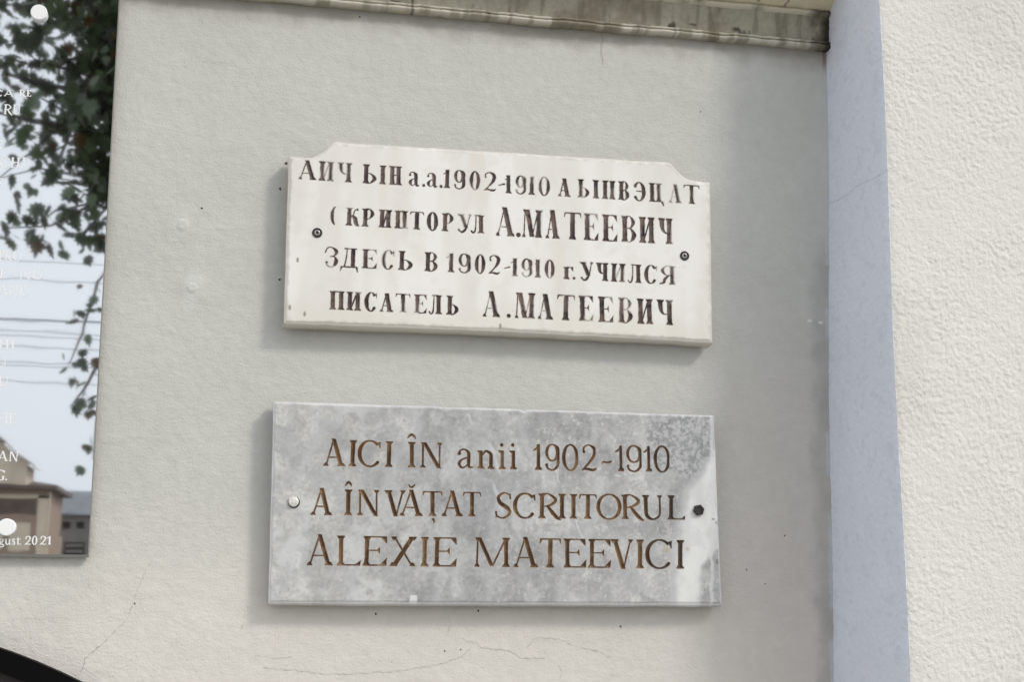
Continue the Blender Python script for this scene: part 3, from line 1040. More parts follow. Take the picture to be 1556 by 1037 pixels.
P2_TEXT = [[('A',141.3,171.7,1774.4,1810.8),('I',175.7,187.1,1774.5,1810.8),('C',188.2,221.3,1774.6,1810.7),('I',225.9,236.9,1774.8,1810.6),('Î',256.3,270.7,1774.9,1810.5),('N',274.8,306.3,1775.1,1810.4),('a',326.4,349.8,1775.3,1810.2),('n',355.2,380.1,1775.4,1810.1),('i',383.6,396.3,1775.3,1811.3),
  ('i',400.5,411.5,1775.4,1811.5),('1',435.4,448.5,1775.6,1811.9),('9',452.0,473.9,1775.8,1812.1),('0',477.0,501.9,1775.9,1812.3),('2',505.4,527.6,1776.1,1812.6),('~',534.5,550.6,1776.3,1812.9),('1',555.5,569.5,1776.4,1813.1),('9',570.9,595.8,1776.5,1813.3),('1',597.6,610.8,1776.7,1813.5),
  ('0',611.7,637.4,1776.8,1813.7)],
 [('A',126.0,155.6,1707.5,1743.0),('Î',172.0,182.6,1707.8,1743.0),('N',189.4,220.2,1707.9,1743.0),('V',226.7,256.9,1708.2,1743.0),('Ă',247.1,279.9,1708.3,1743.0),('Ț',279.9,307.2,1708.5,1743.0),('A',305.5,336.2,1708.7,1743.0),('T',336.2,361.3,1708.8,1743.0),('S',381.4,404.5,1707.5,1742.4),
  ('C',406.6,439.9,1707.7,1742.5),('R',442.6,474.6,1707.9,1742.7),('I',471.0,483.2,1708.0,1742.8),('I',487.5,499.7,1708.1,1742.9),('T',501.8,526.8,1708.2,1743.0),('O',526.8,564.1,1708.4,1743.2),('R',563.7,596.5,1708.6,1743.3),('U',594.7,625.5,1708.8,1743.5),('L',631.6,658.6,1709.0,1743.7)],
 [('A',123.2,158.2,1639.8,1680.3),('L',163.8,196.7,1639.8,1680.2),('E',198.3,231.7,1639.8,1680.2),('X',235.5,272.1,1639.7,1680.1),('I',277.8,288.8,1639.7,1680.1),('E',294.7,328.0,1639.7,1680.0),('M',352.7,403.2,1639.8,1680.3),('A',407.4,443.2,1639.8,1680.4),('T',444.9,475.1,1639.8,1680.4),
  ('E',479.7,512.4,1639.9,1680.4),('E',514.6,547.9,1639.9,1680.4),('V',548.3,582.1,1639.9,1680.5),('I',584.3,596.7,1639.9,1680.5),('C',597.8,638.9,1639.9,1680.5),('I',641.6,658.1,1639.9,1680.5)]]
P3_TEXT = [[('C',-321.0,-308.9,2271.9,2281.1),('A',-307.3,-293.7,2273.0,2282.2),('R',-287.3,-278.9,2274.4,2283.6),('E',-277.8,-271.5,2274.7,2283.9)],
 [('R',-305.8,-294.7,2247.2,2261.2),('U',-293.7,-283.9,2248.1,2262.1)],
 [('E',-315.7,-305.4,2197.5,2210.0)],
 [('C',-306.3,-293.6,2171.4,2186.1),('H',-292.0,-280.5,2172.3,2187.0),('I',-277.9,-272.4,2173.0,2187.8)],
 [('E',-309.2,-300.7,2142.8,2156.4)],
 [('D',-313.4,-302.8,2097.2,2111.2)],
 [('T',-302.3,-293.0,2042.6,2055.9),('R',-292.0,-282.1,2042.9,2056.0),('U',-281.1,-269.1,2043.0,2056.0)],
 [('D',-307.0,-297.1,2017.5,2031.3),('E',-296.1,-287.3,2018.1,2031.3),('-',-284.2,-275.9,2017.5,2031.9),('N',-270.7,-257.1,2018.3,2031.6),('U',-255.0,-240.4,2019.1,2032.2)],
 [('A',-297.7,-283.7,1994.4,2008.7),('N',-282.6,-271.7,1994.5,2009.0),('U',-269.6,-257.6,1995.1,2009.5)],
 [('H',-290.8,-278.5,1921.7,1935.3),('I',-275.9,-271.8,1922.1,1935.7)],
 [('U',-293.9,-280.5,1897.7,1910.2)],
 [('U',-288.7,-276.5,1871.4,1884.9)],
 [('H',-287.7,-273.6,1821.5,1836.0),('E',-272.4,-264.2,1821.7,1836.1)],
 [('A',-283.7,-270.8,1772.4,1785.1),('N',-269.3,-257.9,1772.4,1785.2)],
 [('G',-283.7,-273.1,1747.1,1760.5),('.',-272.2,-270.1,1747.2,1760.2)],
 [('u',-282.9,-276.1,1663.1,1674.0),('g',-275.5,-268.2,1663.2,1674.1),('u',-267.8,-260.2,1663.3,1674.2),('s',-259.4,-254.6,1663.4,1674.3),('t',-254.1,-247.6,1663.4,1674.4),('2',-242.4,-235.3,1663.6,1674.5),('0',-234.1,-227.1,1663.7,1674.7),('2',-223.6,-216.3,1663.8,1674.8),('1',-215.1,-209.7,1663.9,1674.9)]]


# --- upper plaque: white marble, cut away upper corners
white_plaque = thing("memorial_plaque", "cream white marble plaque with cut upper corners and dark Cyrillic lettering", "plaque", (.393, 0, 1.97), "memorial plaques on the wall")
tx = np.array([.070, .0811, .1050, .1130, .1200, .1265, .1320, .1375, .1431, .1460, .300, .500, .6350, .6408, .6460, .6505, .6560, .6620, .6700, .6780, .7031, .712])
tz = np.array([2.2090, 2.2090, 2.2083, 2.2098, 2.2128, 2.2172, 2.2215, 2.2280, 2.2338, 2.2345, 2.2352, 2.2365, 2.2373, 2.2368, 2.2320, 2.2262, 2.2215, 2.2168, 2.2132, 2.2116, 2.2107, 2.2105])
ft = lambda x: np.interp(x, tx, tz) + (fbm(x, np.asarray(x) * 0, .03, 31, 3) - .5) * .0016
fb = lambda x: np.interp(x, [.08, .386, .705], [1.9704, 1.9722, 1.9690]) + (fbm(x, np.asarray(x) * 0, .03, 32, 3) - .5) * .0022
fl = lambda v: .0811 + .0014 * (1 - v) + (fbm(v * .25, v * 0, .03, 33, 3) - .5) * .0012
fr = lambda v: .7031 + (fbm(v * .25, v * 0, .03, 34, 3) - .5) * .0012
Xg, Zg = plaque_grid(fl, fr, fb, ft, 1040, 444)
style1 = lambda H: ((.0062 if H < .033 else .0073), .0015, .0018)
D, LN = text_sdf(Xg, Zg, words(P1_TEXT), style1, 3)
D = D + (fbm(Xg, Zg, .003, 35, 2) - .5) * .0007                       # hand cut, edges not quite straight
bd = border_dist(Xg, Zg)
Yg = -.030 + (fbm(Xg, Zg, .09, 36, 3) - .5) * .0016
Yg += .0016 * (1 - sstep(0, .0035 + .002 * noise2(Xg, Zg, .02, 37), bd))
Yg += np.clip(-D * .9, 0, .0021) * (.55 + .45 * fbm(Xg, Zg, .02, 38, 2))
m0 = mix(srgb(234, 230, 225), srgb(226, 220, 212), fbm(Xg, Zg, .09, 39, 4))
m0 = mix(m0, srgb(244, 242, 238), .6 * sstep(.45, .7, fbm(Xg, Zg, .05, 40, 3, stretch=(1, 4))))
m0 = mix(m0, srgb(224, 214, 200), .4 * sstep(.58, .8, fbm(Xg, Zg, .04, 51, 4, stretch=(1, 3))))
m0 = mix(m0, srgb(226, 220, 206), .6 * sstep(2.02, 1.98, Zg + (fbm(Xg, Zg, .03, 52, 3) - .5) * .04))
m0 = mix(m0, srgb(222, 217, 210), .35 * sstep(.5, .8, fbm(Xg, Zg, .018, 53, 3)))
m0 = mix(m0, srgb(186, 180, 170), .5 * (1 - sstep(.001, .007, bd + (fbm(Xg, Zg, .008, 54, 2) - .5) * .007)))
# old paint washed out below and beside the letters
halo = (1 - sstep(0, .0022, D)) * (.25 + .5 * fbm(Xg, Zg, .02, 55, 3))
m0 = mix(m0, srgb(200, 186, 172), .45 * halo)
for hx_, hz_ in ((.0895, 1.992), (.110, 1.984), (.098, 2.060), (.386, 1.979)):
    m0 = mix(m0, srgb(140, 128, 112), .8 * (1 - sstep(.0012, .0025, np.hypot(Xg - hx_, (Zg - hz_) * .5))))
ink = mix(srgb(72, 55, 51), srgb(114, 94, 86), sstep(.4, .8, fbm(Xg, Zg, .012, 56, 4, stretch=(1, 2.5))))
ink = mix(ink, srgb(44, 32, 31), sstep(.5, .75, fbm(Xg, Zg, .006, 57, 3)))
ink = mix(ink, srgb(116, 100, 92), .55 * sstep(.56, .74, fbm(Xg, Zg, .03, 58, 3)))
wear = sstep(.56, .74, fbm(Xg, Zg, .022, 59, 3)) * (1 - sstep(.0006, .0022, -D))     # thin strokes have lost paint
k = sstep(.0002, -.0004, D) * (1 - .6 * wear)
m0 = mix(m0, ink, k)
build_plaque(white_plaque, Xg, Zg, Yg, m0, D, LN, len(words(P1_TEXT)), M_marble_w, srgb(196, 184, 164), ((-.0265, .0003), (-.008, .0004), (-.007, -.006), (.004, -.007)), (.0034, .0046, -.004, -.004))


def cup_screw(root, x, z, y):
    m = MB()
    m.lathe(x, z, [(.0070, y + .001), (.0070, y - .0010), (.0062, y - .0014), (.0050, y - .0009), (.0044, y + .0002)], 28)
    w = m.build("cup_washer", M_rust, root, True)
    m = MB()
    m.lathe(x, z, [(.0045, y + .0004), (.0042, y - .0010), (.0030, y - .0016), (.0024, y - .0016), (.0021, y - .0006), (.0001, y - .0005)], 24)
    s_ = m.build("screw_head", M_steel, root, True)
    m = MB()
    m.box(x - .0016, x + .0016, y - .0012, y - .0006, z - .0004, z + .0004)
    m.box(x - .0004, x + .0004, y - .0013, y - .00055, z - .0016, z + .0016)
    sl = m.build("cross_recess", M_pit, root)


for x, z in ((.1239, 2.1002), (.6615, 2.0959)):
    scr = cup_screw(white_plaque, x, z, -.0302)

# --- lower plaque: grey marble
grey_plaque = thing("memorial_plaque", "grey veined marble plaque with brown engraved Romanian lettering, below the cream white one", "plaque", (.39, 0, 1.585), "memorial plaques on the wall")
ft = lambda x: 1.8612 + (fbm(x, np.asarray(x) * 0, .04, 131, 3) - .5) * .0014 - .0022 * np.exp(-((x - .4215) / .004) ** 2)
fb = lambda x: 1.5900 + (fbm(x, np.asarray(x) * 0, .04, 132, 3) - .5) * .0008
fl = lambda v: .0745 - .0024 * v + (fbm(v * .28, v * 0, .03, 133, 3) - .5) * .0008
fr = lambda v: .7113 - .0073 * v + (fbm(v * .28, v * 0, .02, 134, 3) - .5) * .0018
Xg, Zg = plaque_grid(fl, fr, fb, ft, 1056, 452)
style2 = lambda H: (.0060 if H < .0405 else .0067, .0022, .0025)
D, LN = text_sdf(Xg, Zg, words(P2_TEXT), style2, 8)
D = D + (fbm(Xg, Zg, .004, 135, 2) - .5) * .0005
bd = border_dist(Xg, Zg)
Yg = -.028 + (fbm(Xg, Zg, .15, 136, 2) - .5) * .0006
Yg += .0018 * (1 - sstep(0, .0030 + .002 * noise2(Xg, Zg, .02, 137), bd))
Yg += np.clip(-D * 1.15, 0, .0034)
wx_ = Xg + (fbm(Xg, Zg, .05, 138, 3) - .5) * .03
wz_ = Zg + (fbm(Xg, Zg, .05, 139, 3) - .5) * .03
cloud = .6 * fbm(wx_, wz_, .07, 140, 5, .62) + .4 * fbm(wx_ * 1.6, wz_ * .7, .05, 141, 4, .6)
m0 = mix(srgb(158, 158, 161), srgb(198, 198, 198), sstep(.30, .70, cloud))
left = sstep(.36, .08, Xg + (fbm(Xg, Zg, .12, 142, 4) - .5) * .25)
m0 = mix(m0, srgb(210, 210, 208), .62 * left)
mid = np.exp(-((Xg - .34 - (fbm(Xg, Zg, .1, 143, 3) - .5) * .06) / .05) ** 2)
m0 = mix(m0, srgb(160, 161, 166), .35 * mid)
mott = fbm(wx_, wz_, .016, 144, 4, .6)
m0 = m0 * (1 + (mott - .5) * .34)[..., None]
m0 = m0 * (1 + (fbm(wx_, wz_, .0075, 165, 3) - .5) * .30)[..., None]
m0 = mix(m0, srgb(150, 150, 152), .5 * sstep(.56, .70, fbm(wx_, wz_, .024, 145, 4)) * (1 - .3 * left))
gr = fbm(Xg, Zg, .0034, 161, 2)
m0 = m0 * (1 + (gr - .5) * .30)[..., None]
m0 = m0 * np.array([.965, .95, .915])
m0 = mix(m0, srgb(214, 214, 212), .55 * sstep(.64, .80, fbm(Xg, Zg, .0050, 162, 3)) * sstep(.15, .5, Xg))
m0 = mix(m0, srgb(140, 140, 143), .4 * sstep(.68, .80, fbm(Xg, Zg, .0045, 163, 3)))
big = fbm(wx_, wz_, .038, 164, 4, .6)
m0 = mix(m0, srgb(214, 214, 213), .6 * sstep(.52, .70, big) * (.4 + .6 * left))
m0 = mix(m0, srgb(166, 166, 169), .45 * sstep(.46, .32, big))
# coarser darker block, upper right
grainy = sstep(-.006, .006, Xg - (.605 + .10 * sstep(1.80, 1.745, Zg)) + (fbm(Xg, Zg, .02, 146, 3) - .5) * .03) * sstep(1.735, 1.775, Zg - .5 * (Xg - .66) + (fbm(Xg, Zg, .02, 147, 3) - .5) * .03)
gcol = mix(srgb(140, 141, 142), srgb(188, 188, 188), sstep(.32, .70, fbm(Xg, Zg, .0042, 148, 3)))
gcol = mix(gcol, srgb(104, 105, 106), .6 * sstep(.62, .76, fbm(Xg, Zg, .0048, 149, 3)))
m0 = mix(m0, gcol, .8 * grainy)
# the pale vein that runs down by the right bolt
vx_l = np.interp(Zg, [1.585, 1.645, 1.71, 1.752, 1.775, 1.80, 1.83], [.646, .647, .657, .668, .688, .700, .712]) + (fbm(Xg * 0, Zg, .02, 150, 3) - .5) * .010
vx_r = np.interp(Zg, [1.585, 1.645, 1.665, 1.68, 1.86], [.678, .681, .700, .72, .73]) + (fbm(Xg * 0, Zg, .02, 151, 3) - .5) * .008
vein = sstep(-.006, .004, Xg - vx_l) * sstep(.005, -.004, Xg - vx_r) * (.62 + .38 * sstep(.3, .6, fbm(Xg, Zg, .02, 166, 4)))
vcol = mix(srgb(214, 213, 211), srgb(232, 231, 227), sstep(.3, .65, fbm(Xg, Zg, .03, 152, 4, stretch=(1, 2.5))))
halo = sstep(-.022, .0, Xg - vx_l) * sstep(.01, -.01, Xg - vx_r) * (Zg < 1.80)
m0 = mix(m0, srgb(204, 204, 204), .75 * halo)
m0 = mix(m0, vcol, .92 * vein)
vx3 = np.interp(Zg, [1.66, 1.72, 1.78, 1.85], [.6955, .7035, .6990, .7010])
m0 = mix(m0, srgb(222, 222, 220), .6 * (1 - sstep(.001, .004, np.abs(Xg - vx3 + (fbm(Xg * 0, Zg, .02, 153, 3) - .5) * .008))))
m0 = mix(m0, srgb(120, 118, 116), .6 * sstep(.70, .78, fbm(Xg, Zg, .009, 154, 3)) * (Xg > .685) * (Zg < 1.72))
m0 = mix(m0, srgb(190, 160, 112), .6 * (1 - sstep(.001, .006, np.hypot((Xg - .630), (Zg - 1.667)))) + .5 * (1 - sstep(.001, .004, np.hypot(Xg - .661, Zg - 1.668))))
# slanting pale streaks and the white chip at the bottom edge
for sx, sz, ln, wd in ((.380, 1.79, .055, .0038), (.386, 1.735, .05, .0034), (.345, 1.845, .02, .003), (.47, 1.77, .03, .002), (.50, 1.70, .04, .002)):
    d = np.abs((Xg - sx) + (Zg - sz) * .35 + (fbm(Xg, Zg, .01, 155, 2) - .5) * .004)
    m0 = mix(m0, srgb(222, 223, 224), .42 * (1 - sstep(wd * .4, wd, d)) * sstep(ln * .5, ln * .3, np.abs(Zg - sz)))
for y0_ in (.105, .22, .32, .40, .50):
    d = np.abs(Xg - y0_ - (Zg - 1.7) * .25 + (fbm(Xg, Zg, .06, 156, 3) - .5) * .09)
    m0 = mix(m0, srgb(200, 200, 201), .35 * (1 - sstep(.001, .014, d)))
chip = 1 - sstep(.0045, .006, np.maximum(np.abs(Xg - .2695), np.abs(Zg - 1.5965)) + (fbm(Xg, Zg, .006, 157, 2) - .5) * .004)
m0 = mix(m0, srgb(226, 226, 225), .85 * chip)
m0 = mix(m0, srgb(216, 216, 216), .55 * (1 - sstep(.001, .0035, bd)))
brown = mix(srgb(98, 72, 50), srgb(138, 108, 76), sstep(.4, .7, fbm(Xg, Zg, .012, 158, 4, stretch=(1, 2.5))))
brown = mix(brown, srgb(62, 44, 34), .6 * sstep(.0012, .0004, -D) )                 # darker paint along the cut edges
brown = mix(brown, srgb(150, 128, 100), .6 * sstep(.66, .76, fbm(Xg, Zg, .009, 159, 3)))
grey_ink = np.array(srgb(66, 58, 54))
brown = mix(brown, grey_ink, .7 * sstep(.58, .62, Xg))
k = sstep(.0002, -.0004, D)
m0 = mix(m0, srgb(196, 180, 162), .35 * (1 - sstep(0, .0018, D)))                     # brown stain beside the cuts
m0 = mix(m0, brown, k)
build_plaque(grey_plaque, Xg, Zg, Yg, m0, D, LN, len(words(P2_TEXT)), M_marble_g, srgb(164, 156, 146), ((-.0245, .0002), (-.008, .0002), (-.007, -.006), (.004, -.007)), (.0030, .0036, -.004, -.004))
m = MB()
x, z, y = .1032, 1.7251, -.0280
m.lathe(x, z, [(.0070, y + .001), (.0070, y - .0026), (.0064, y - .0034), (.0050, y - .0037), (.0022, y - .0039), (.0001, y - .0039)], 32)
b = m.build("cap_bolt", M_chrome, grey_plaque, True)
gap_ring = MB()  # flat dark ring, paints the shaded gap around the bolt
gap_ring.lathe(x + .0007, z - .0009, [(.0080, y - .0002), (.0055, y - .0003)], 32)
gap_ring.build("bolt_gap_shade", M_rust, grey_plaque)
b["label"] = "silver domed bolt at the left end"
m = MB()
x, z = .6779, 1.7233
m.lathe(x, z, [(.0082, y + .001), (.0082, y - .0040), (.0072, y - .0050)], 6, .2)
m.lathe(x, z, [(.0072, y - .0050), (.0050, y - .0050), (.0046, y - .0040), (.0001, y - .0040)], 6, .2)
b = m.build("hex_bolt", M_rust, grey_plaque)
b["label"] = "dark hexagonal bolt at the right end"

# ------------------------------------------------------------------ the glossy plaque at the left
glass_plaque = thing("glossy_plaque", "mirror like black plaque with white lettering and round white caps, reflecting tree and sky", "plaque", (-.58, 0, 1.648), "memorial plaques on the wall")
YG = -.0125
gx0, gx1, gz0, gz1 = -1.0, -.1612, 1.6478, 2.4310
m = MB()
m.quad((gx0, YG, gz0 + .0035), (gx1 - .0012, YG, gz0 + .0035), (gx1 - .0012, YG, gz1 - .0012), (gx0, YG, gz1 - .0012))
pane = m.build("pane", M_glass, glass_plaque)
m = MB()
e = YG + .0012
a = [(gx0, YG, gz0 + .0035), (gx1 - .0012, YG, gz0 + .0035), (gx1 - .0012, YG, gz1 - .0012), (gx0, YG, gz1 - .0012)]
b_ = [(gx0, e, gz0), (gx1, e, gz0), (gx1, e, gz1), (gx0, e, gz1)]
c_ = [(gx0, -.0045, gz0), (gx1, -.0045, gz0), (gx1, -.0045, gz1), (gx0, -.0045, gz1)]
for k in range(4):
    n = (k + 1) % 4
    m.quad(a[k], b_[k], b_[n], a[n])
    m.quad(b_[k], c_[k], c_[n], b_[n])
m.quad(*c_)
m.build("pane_edge", M_edge, glass_plaque)
style3 = lambda H: (.0022, .0009, .0009)
for li, line in enumerate(words(P3_TEXT)):
    x0 = min(g_[1] for g_ in line) / 1000 - .004
    x1 = max(g_[2] for g_ in line) / 1000 + .004
    z0 = min(g_[3] for g_ in line) / 1000 - .008
    z1 = max(g_[4] for g_ in line) / 1000 + .004
    Xt, Zt = np.meshgrid(np.arange(x0, x1, .00035), np.arange(z0, z1, .00035), indexing='ij')
    Dt, _l = text_sdf(Xt, Zt, [line], style3, 20 + li)
    Ft = grid_faces(*Xt.shape)
    sel = Ft[Dt.ravel()[Ft].mean(axis=1) < 0]
    if not len(sel):
        continue
    used, inv = np.unique(sel, return_inverse=True)
    vv = np.stack([Xt, np.full_like(Xt, YG - .0003), Zt], -1).reshape(-1, 3)[used]
    mesh_np("inscription", vv, inv.reshape(-1, 4), M_glyphw, glass_plaque, smooth=False)
for x, z in ((-.2675, 2.3953), (-.2660, 1.6857)):
    m = MB()
    m.lathe(x, z, [(.0112, YG + .0005), (.0112, YG - .0068), (.0104, YG - .0078), (.0001, YG - .0080)], 40)
    m.build("round_cap", M_cap, glass_plaque)

# ------------------------------------------------------------------ arched doorway in the lower left corner
door = thing("arched_door", "arched doorway with black frame and dark brown door in lower left corner", "door", (-.52, 0, GROUND))
DCX, DCZ, DR = -.524, .774, .800
def arch_strip(r0, r1, y0, y1):
    m = MB()
    n = 72
    outer, inner = [], []
    angs = [math.pi * k / n for k in range(n + 1)]
    po = [(DCX + r1, GROUND)] + [(DCX + r1 * math.cos(a), DCZ + r1 * math.sin(a)) for a in angs] + [(DCX - r1, GROUND)]
    pi_ = [(DCX + r0, GROUND)] + [(DCX + r0 * math.cos(a), DCZ + r0 * math.sin(a)) for a in angs] + [(DCX - r0, GROUND)]
    for k in range(len(po) - 1):
        (ax, az), (bx, bz) = po[k], po[k + 1]
        (cx_, cz2), (dx, dz2) = pi_[k], pi_[k + 1]
        m.quad((cx_, y0, cz2), (ax, y0, az), (bx, y0, bz), (dx, y0, dz2))
        m.quad((ax, y0, az), (ax, y1, az), (bx, y1, bz), (bx, y0, bz))
        m.quad((cx_, y0, cz2), (dx, y0, dz2), (dx, y1, dz2), (cx_, y1, cz2))
    return m
arch_strip(.772, .800, -.020, .01).build("frame", M_black, door)
arch_strip(.745, .772, -.012, .01).build("inner_frame", M_brown, door)
m = MB()
n = 60
cpt = (DCX, -.004, DCZ)
for k in range(n):
    a0, a1 = math.pi * k / n, math.pi * (k + 1) / n
    m.tri(cpt, (DCX + .746 * math.cos(a0), -.004, DCZ + .746 * math.sin(a0)), (DCX + .746 * math.cos(a1), -.004, DCZ + .746 * math.sin(a1)))
m.quad((DCX - .746, -.004, GROUND), (DCX + .746, -.004, GROUND), (DCX + .746, -.004, DCZ), (DCX - .746, -.004, DCZ))
m.box(DCX - .02, DCX + .02, -.010, -.0045, GROUND, DCZ + .74)
m.build("leaf", M_brown, door)

# ------------------------------------------------------------------ the street that the glossy plaque reflects
M_pave = material("paving", (.42, .40, .37), rough=.85, var=(6, .15))
M_road = material("asphalt", (.06, .06, .06), rough=.85, var=(12, .2))
M_ground = material("earth_and_gravel", (.20, .19, .16), rough=.95, var=(.7, .25))
m = MB()
m.quad((-800, -800, GROUND - .13), (800, -800, GROUND - .13), (800, .5, GROUND - .13), (-800, .5, GROUND - .13))
o = m.build("ground", M_ground)
o["kind"] = "structure"
m = MB()
m.box(-60, 60, -4.2, .5, GROUND - .2, GROUND)
o = m.build("pavement", M_pave)
o["kind"] = "structure"
m = MB()
m.quad((-60, -9.6, GROUND - .126), (60, -9.6, GROUND - .126), (60, -4.2, GROUND - .126), (-60, -4.2, GROUND - .126))
o = m.build("road", M_road)
o["kind"] = "structure"

# --- maple tree across the road
M_bark = material("bark", (.055, .045, .036), rough=.9, var=(14, .4), bumps=((30, 5, .02, .8),))
M_leaf = material("maple_leaf", rough=.32, spec=.6, attr=True)
nt = M_leaf.node_tree
pb = nt.nodes["Principled BSDF"]
tr = nt.nodes.new("ShaderNodeBsdfTranslucent")
mxs = nt.nodes.new("ShaderNodeMixShader")
mxs.inputs[0].default_value = .22
att = [n_ for n_ in nt.nodes if n_.type == 'ATTRIBUTE'][0]
nt.links.new(att.outputs["Color"], tr.inputs["Color"])
nt.links.new(pb.outputs[0], mxs.inputs[1])
nt.links.new(tr.outputs[0], mxs.inputs[2])
nt.links.new(mxs.outputs[0], nt.nodes["Material Output"].inputs["Surface"])
tree = thing("maple_tree", "maple tree with drooping leafy twigs, seen as reflection in the glossy plaque", "tree", (.75, -11.2, GROUND - .13))
rng = random.Random(21)
wood = MB()
tz0 = GROUND - .13
wood.tube([(.75, -11.2, tz0), (.72, -11.2, 1.0), (.66, -11.15, 2.4), (.55, -11.1, 3.6), (.62, -11.1, 5.0), (.8, -11.2, 7.0), (.9, -11.3, 9.0)], [.30, .24, .21, .19, .15, .10, .04], 14)
limbs = [[(.56, -11.1, 3.5), (-.1, -11.0, 4.5), (-.75, -10.95, 5.2), (-1.12, -10.9, 5.9), (-1.22, -10.9, 6.6), (-1.38, -10.9, 7.6)]]
wood.tube(limbs[0], [.13, .11, .095, .085, .07, .03], 10)
for k in range(9):
    a = rng.uniform(0, 2 * math.pi)
    z = rng.uniform(4.2, 7.6)
    L = rng.uniform(1.6, 2.9)
    p0 = Vector((.64, -11.15, z))
    p1 = p0 + Vector((math.cos(a) * L * .5, math.sin(a) * L * .5, L * .35))
    p2 = p0 + Vector((math.cos(a) * L, math.sin(a) * L, L * .45 - .1))
    limbs.append([tuple(p0), tuple(p1), tuple(p2)])
    wood.tube(limbs[-1], [.07, .045, .015], 8)
twigs = [[(-1.2, -10.9, 6.4), (-1.6, -10.85, 6.1), (-2.1, -10.8, 6.2)],
         [(-1.1, -10.9, 5.8), (-1.5, -10.7, 5.5), (-1.95, -10.6, 5.0)],
         [(-.75, -10.95, 5.2), (-1.15, -10.8, 4.9), (-1.5, -10.75, 4.65), (-1.85, -10.7, 4.6)],
         [(-.3, -11, 4.8), (-.8, -10.9, 4.7), (-1.1, -10.9, 4.2), (-1.2, -10.9, 3.75), (-1.3, -10.9, 3.45)],
         [(-.2, -11, 4.6), (-.7, -11, 4.3), (-.95, -11, 3.7), (-1.05, -11, 3.0), (-1.06, -11, 2.65)],
         [(-.95, -11, 3.7), (-1.15, -11, 3.3), (-1.28, -11, 3.1)],
         [(-1.15, -10.9, 6.1), (-1.3, -11.3, 5.7), (-1.7, -11.6, 5.5)],
         [(-1.25, -10.9, 6.9), (-1.7, -11.1, 6.7), (-2.3, -11.2, 6.9)]]
for k in range(26):                              # bare side twigs through the outer crown
    p0 = Vector((rng.uniform(-1.7, -.5), rng.uniform(-11.6, -10.6), rng.uniform(4.9, 7.2)))
    d = Vector((rng.uniform(-1, .3), rng.uniform(-.5, .5), rng.uniform(-.6, .5))).normalized()
    p1 = p0 + d * rng.uniform(.3, .5)
    p2 = p1 + (d + Vector((0, 0, -.5))).normalized() * rng.uniform(.25, .5)
    wood.tube([tuple(p0 - d * .5), tuple(p0), tuple(p1), tuple(p2)], [.02, .014, .009, .004], 5)
for tw in twigs:
    wood.tube(tw, [.022 * (1 - .75 * k / (len(tw) - 1)) for k in range(len(tw))], 6)
wood.build("trunk", M_bark, tree, True)

# one leaf: five pointed lobes and a stalk, drawn in the xy plane, tip along +x
outline = [(0, -.03), (-.12, -.20), (.06, -.22), (.02, -.46), (.24, -.38), (.34, -.60), (.46, -.36), (.72, -.40), (.62, -.20), (.78, -.14), (1.0, 0)]
outline = outline + [(x_, -y_) for x_, y_ in outline[-2::-1]]
lv = np.array([(.28, 0, .04)] + [(x_, y_, -.05 * abs(y_) ** 1.0) for x_, y_ in outline])
lt = np.array([(0, 1 + k, 1 + (k + 1)) for k in range(len(outline) - 1)] + [(0, len(outline), 1)])
nrng = np.random.RandomState(5)
pos = []
while len(pos) < 9500:                           # the crown: leaves gathered in clumps, thin at the rim
    c0 = nrng.uniform(-1, 1, 3)
    r = np.linalg.norm(c0)
    if r > 1 or nrng.rand() > .35 + .65 * (1 - r):
        continue
    cc_ = np.array([.75, -11.3, 7.15]) + c0 * np.array([3.25, 3.0, 2.65])
    for q in range(nrng.randint(8, 20)):
        p_ = cc_ + nrng.normal(0, .24, 3) * np.array([1, 1, .7])
        if p_[2] > 4.7 + .12 * math.sin(p_[0] * 9):
            pos.append(p_)
for tw in twigs + limbs[:1]:                      # leaves on the twigs that can be told apart
    for (a, b2) in zip(tw, tw[1:]):
        a, b2 = np.array(a), np.array(b2)
        L = np.linalg.norm(b2 - a)
        dens = 20 if a[2] < 4.4 else 34
        for q in range(int(L * dens) + 1):
            f = nrng.rand()
            pos.append(a + (b2 - a) * f + nrng.normal(0, .09 if a[2] < 4.4 else .16, 3) - np.array([0, 0, .05]))
for q in range(420):                              # thick foliage round the big leaning limb
    pos.append(np.array([nrng.normal(-1.08, .16), nrng.normal(-10.95, .3), nrng.uniform(5.2, 7.0)]))
for q in range(46):                               # the ragged lower fringe of the crown
    pos.append(np.array([nrng.uniform(-1.95, -.6), nrng.uniform(-11.5, -10.4), nrng.uniform(4.55, 4.85)]))
pos = np.array(pos)
n = len(pos)
size = nrng.uniform(.07, .165, n) * np.where(pos[:, 2] < 4.4, .8, 1.0)
yaw = nrng.uniform(0, 2 * math.pi, n)
droop = nrng.uniform(.3, 1.45, n)
roll = nrng.normal(0, .7, n)
LVx = lv[None, :, :] * size[:, None, None]
cr, sr = np.cos(roll)[:, None], np.sin(roll)[:, None]
x_, y_, z_ = LVx[..., 0], LVx[..., 1] * cr - LVx[..., 2] * sr, LVx[..., 1] * sr + LVx[..., 2] * cr
cd, sd = np.cos(droop)[:, None], np.sin(droop)[:, None]
x2, z2 = x_ * cd + z_ * sd, -x_ * sd + z_ * cd
cyw, syw = np.cos(yaw)[:, None], np.sin(yaw)[:, None]
VX = np.stack([x2 * cyw - y_ * syw, x2 * syw + y_ * cyw, z2], -1) + pos[:, None, :]
FT = (lt[None] + (np.arange(n) * len(lv))[:, None, None]).reshape(-1, 3)
lc = np.array([.060, .085, .040]) * nrng.uniform(.5, 2.0, (n, 1))
aut = nrng.rand(n) < .05
lc[aut] = np.array([.13, .07, .02]) * nrng.uniform(.6, 1.3, (aut.sum(), 1))
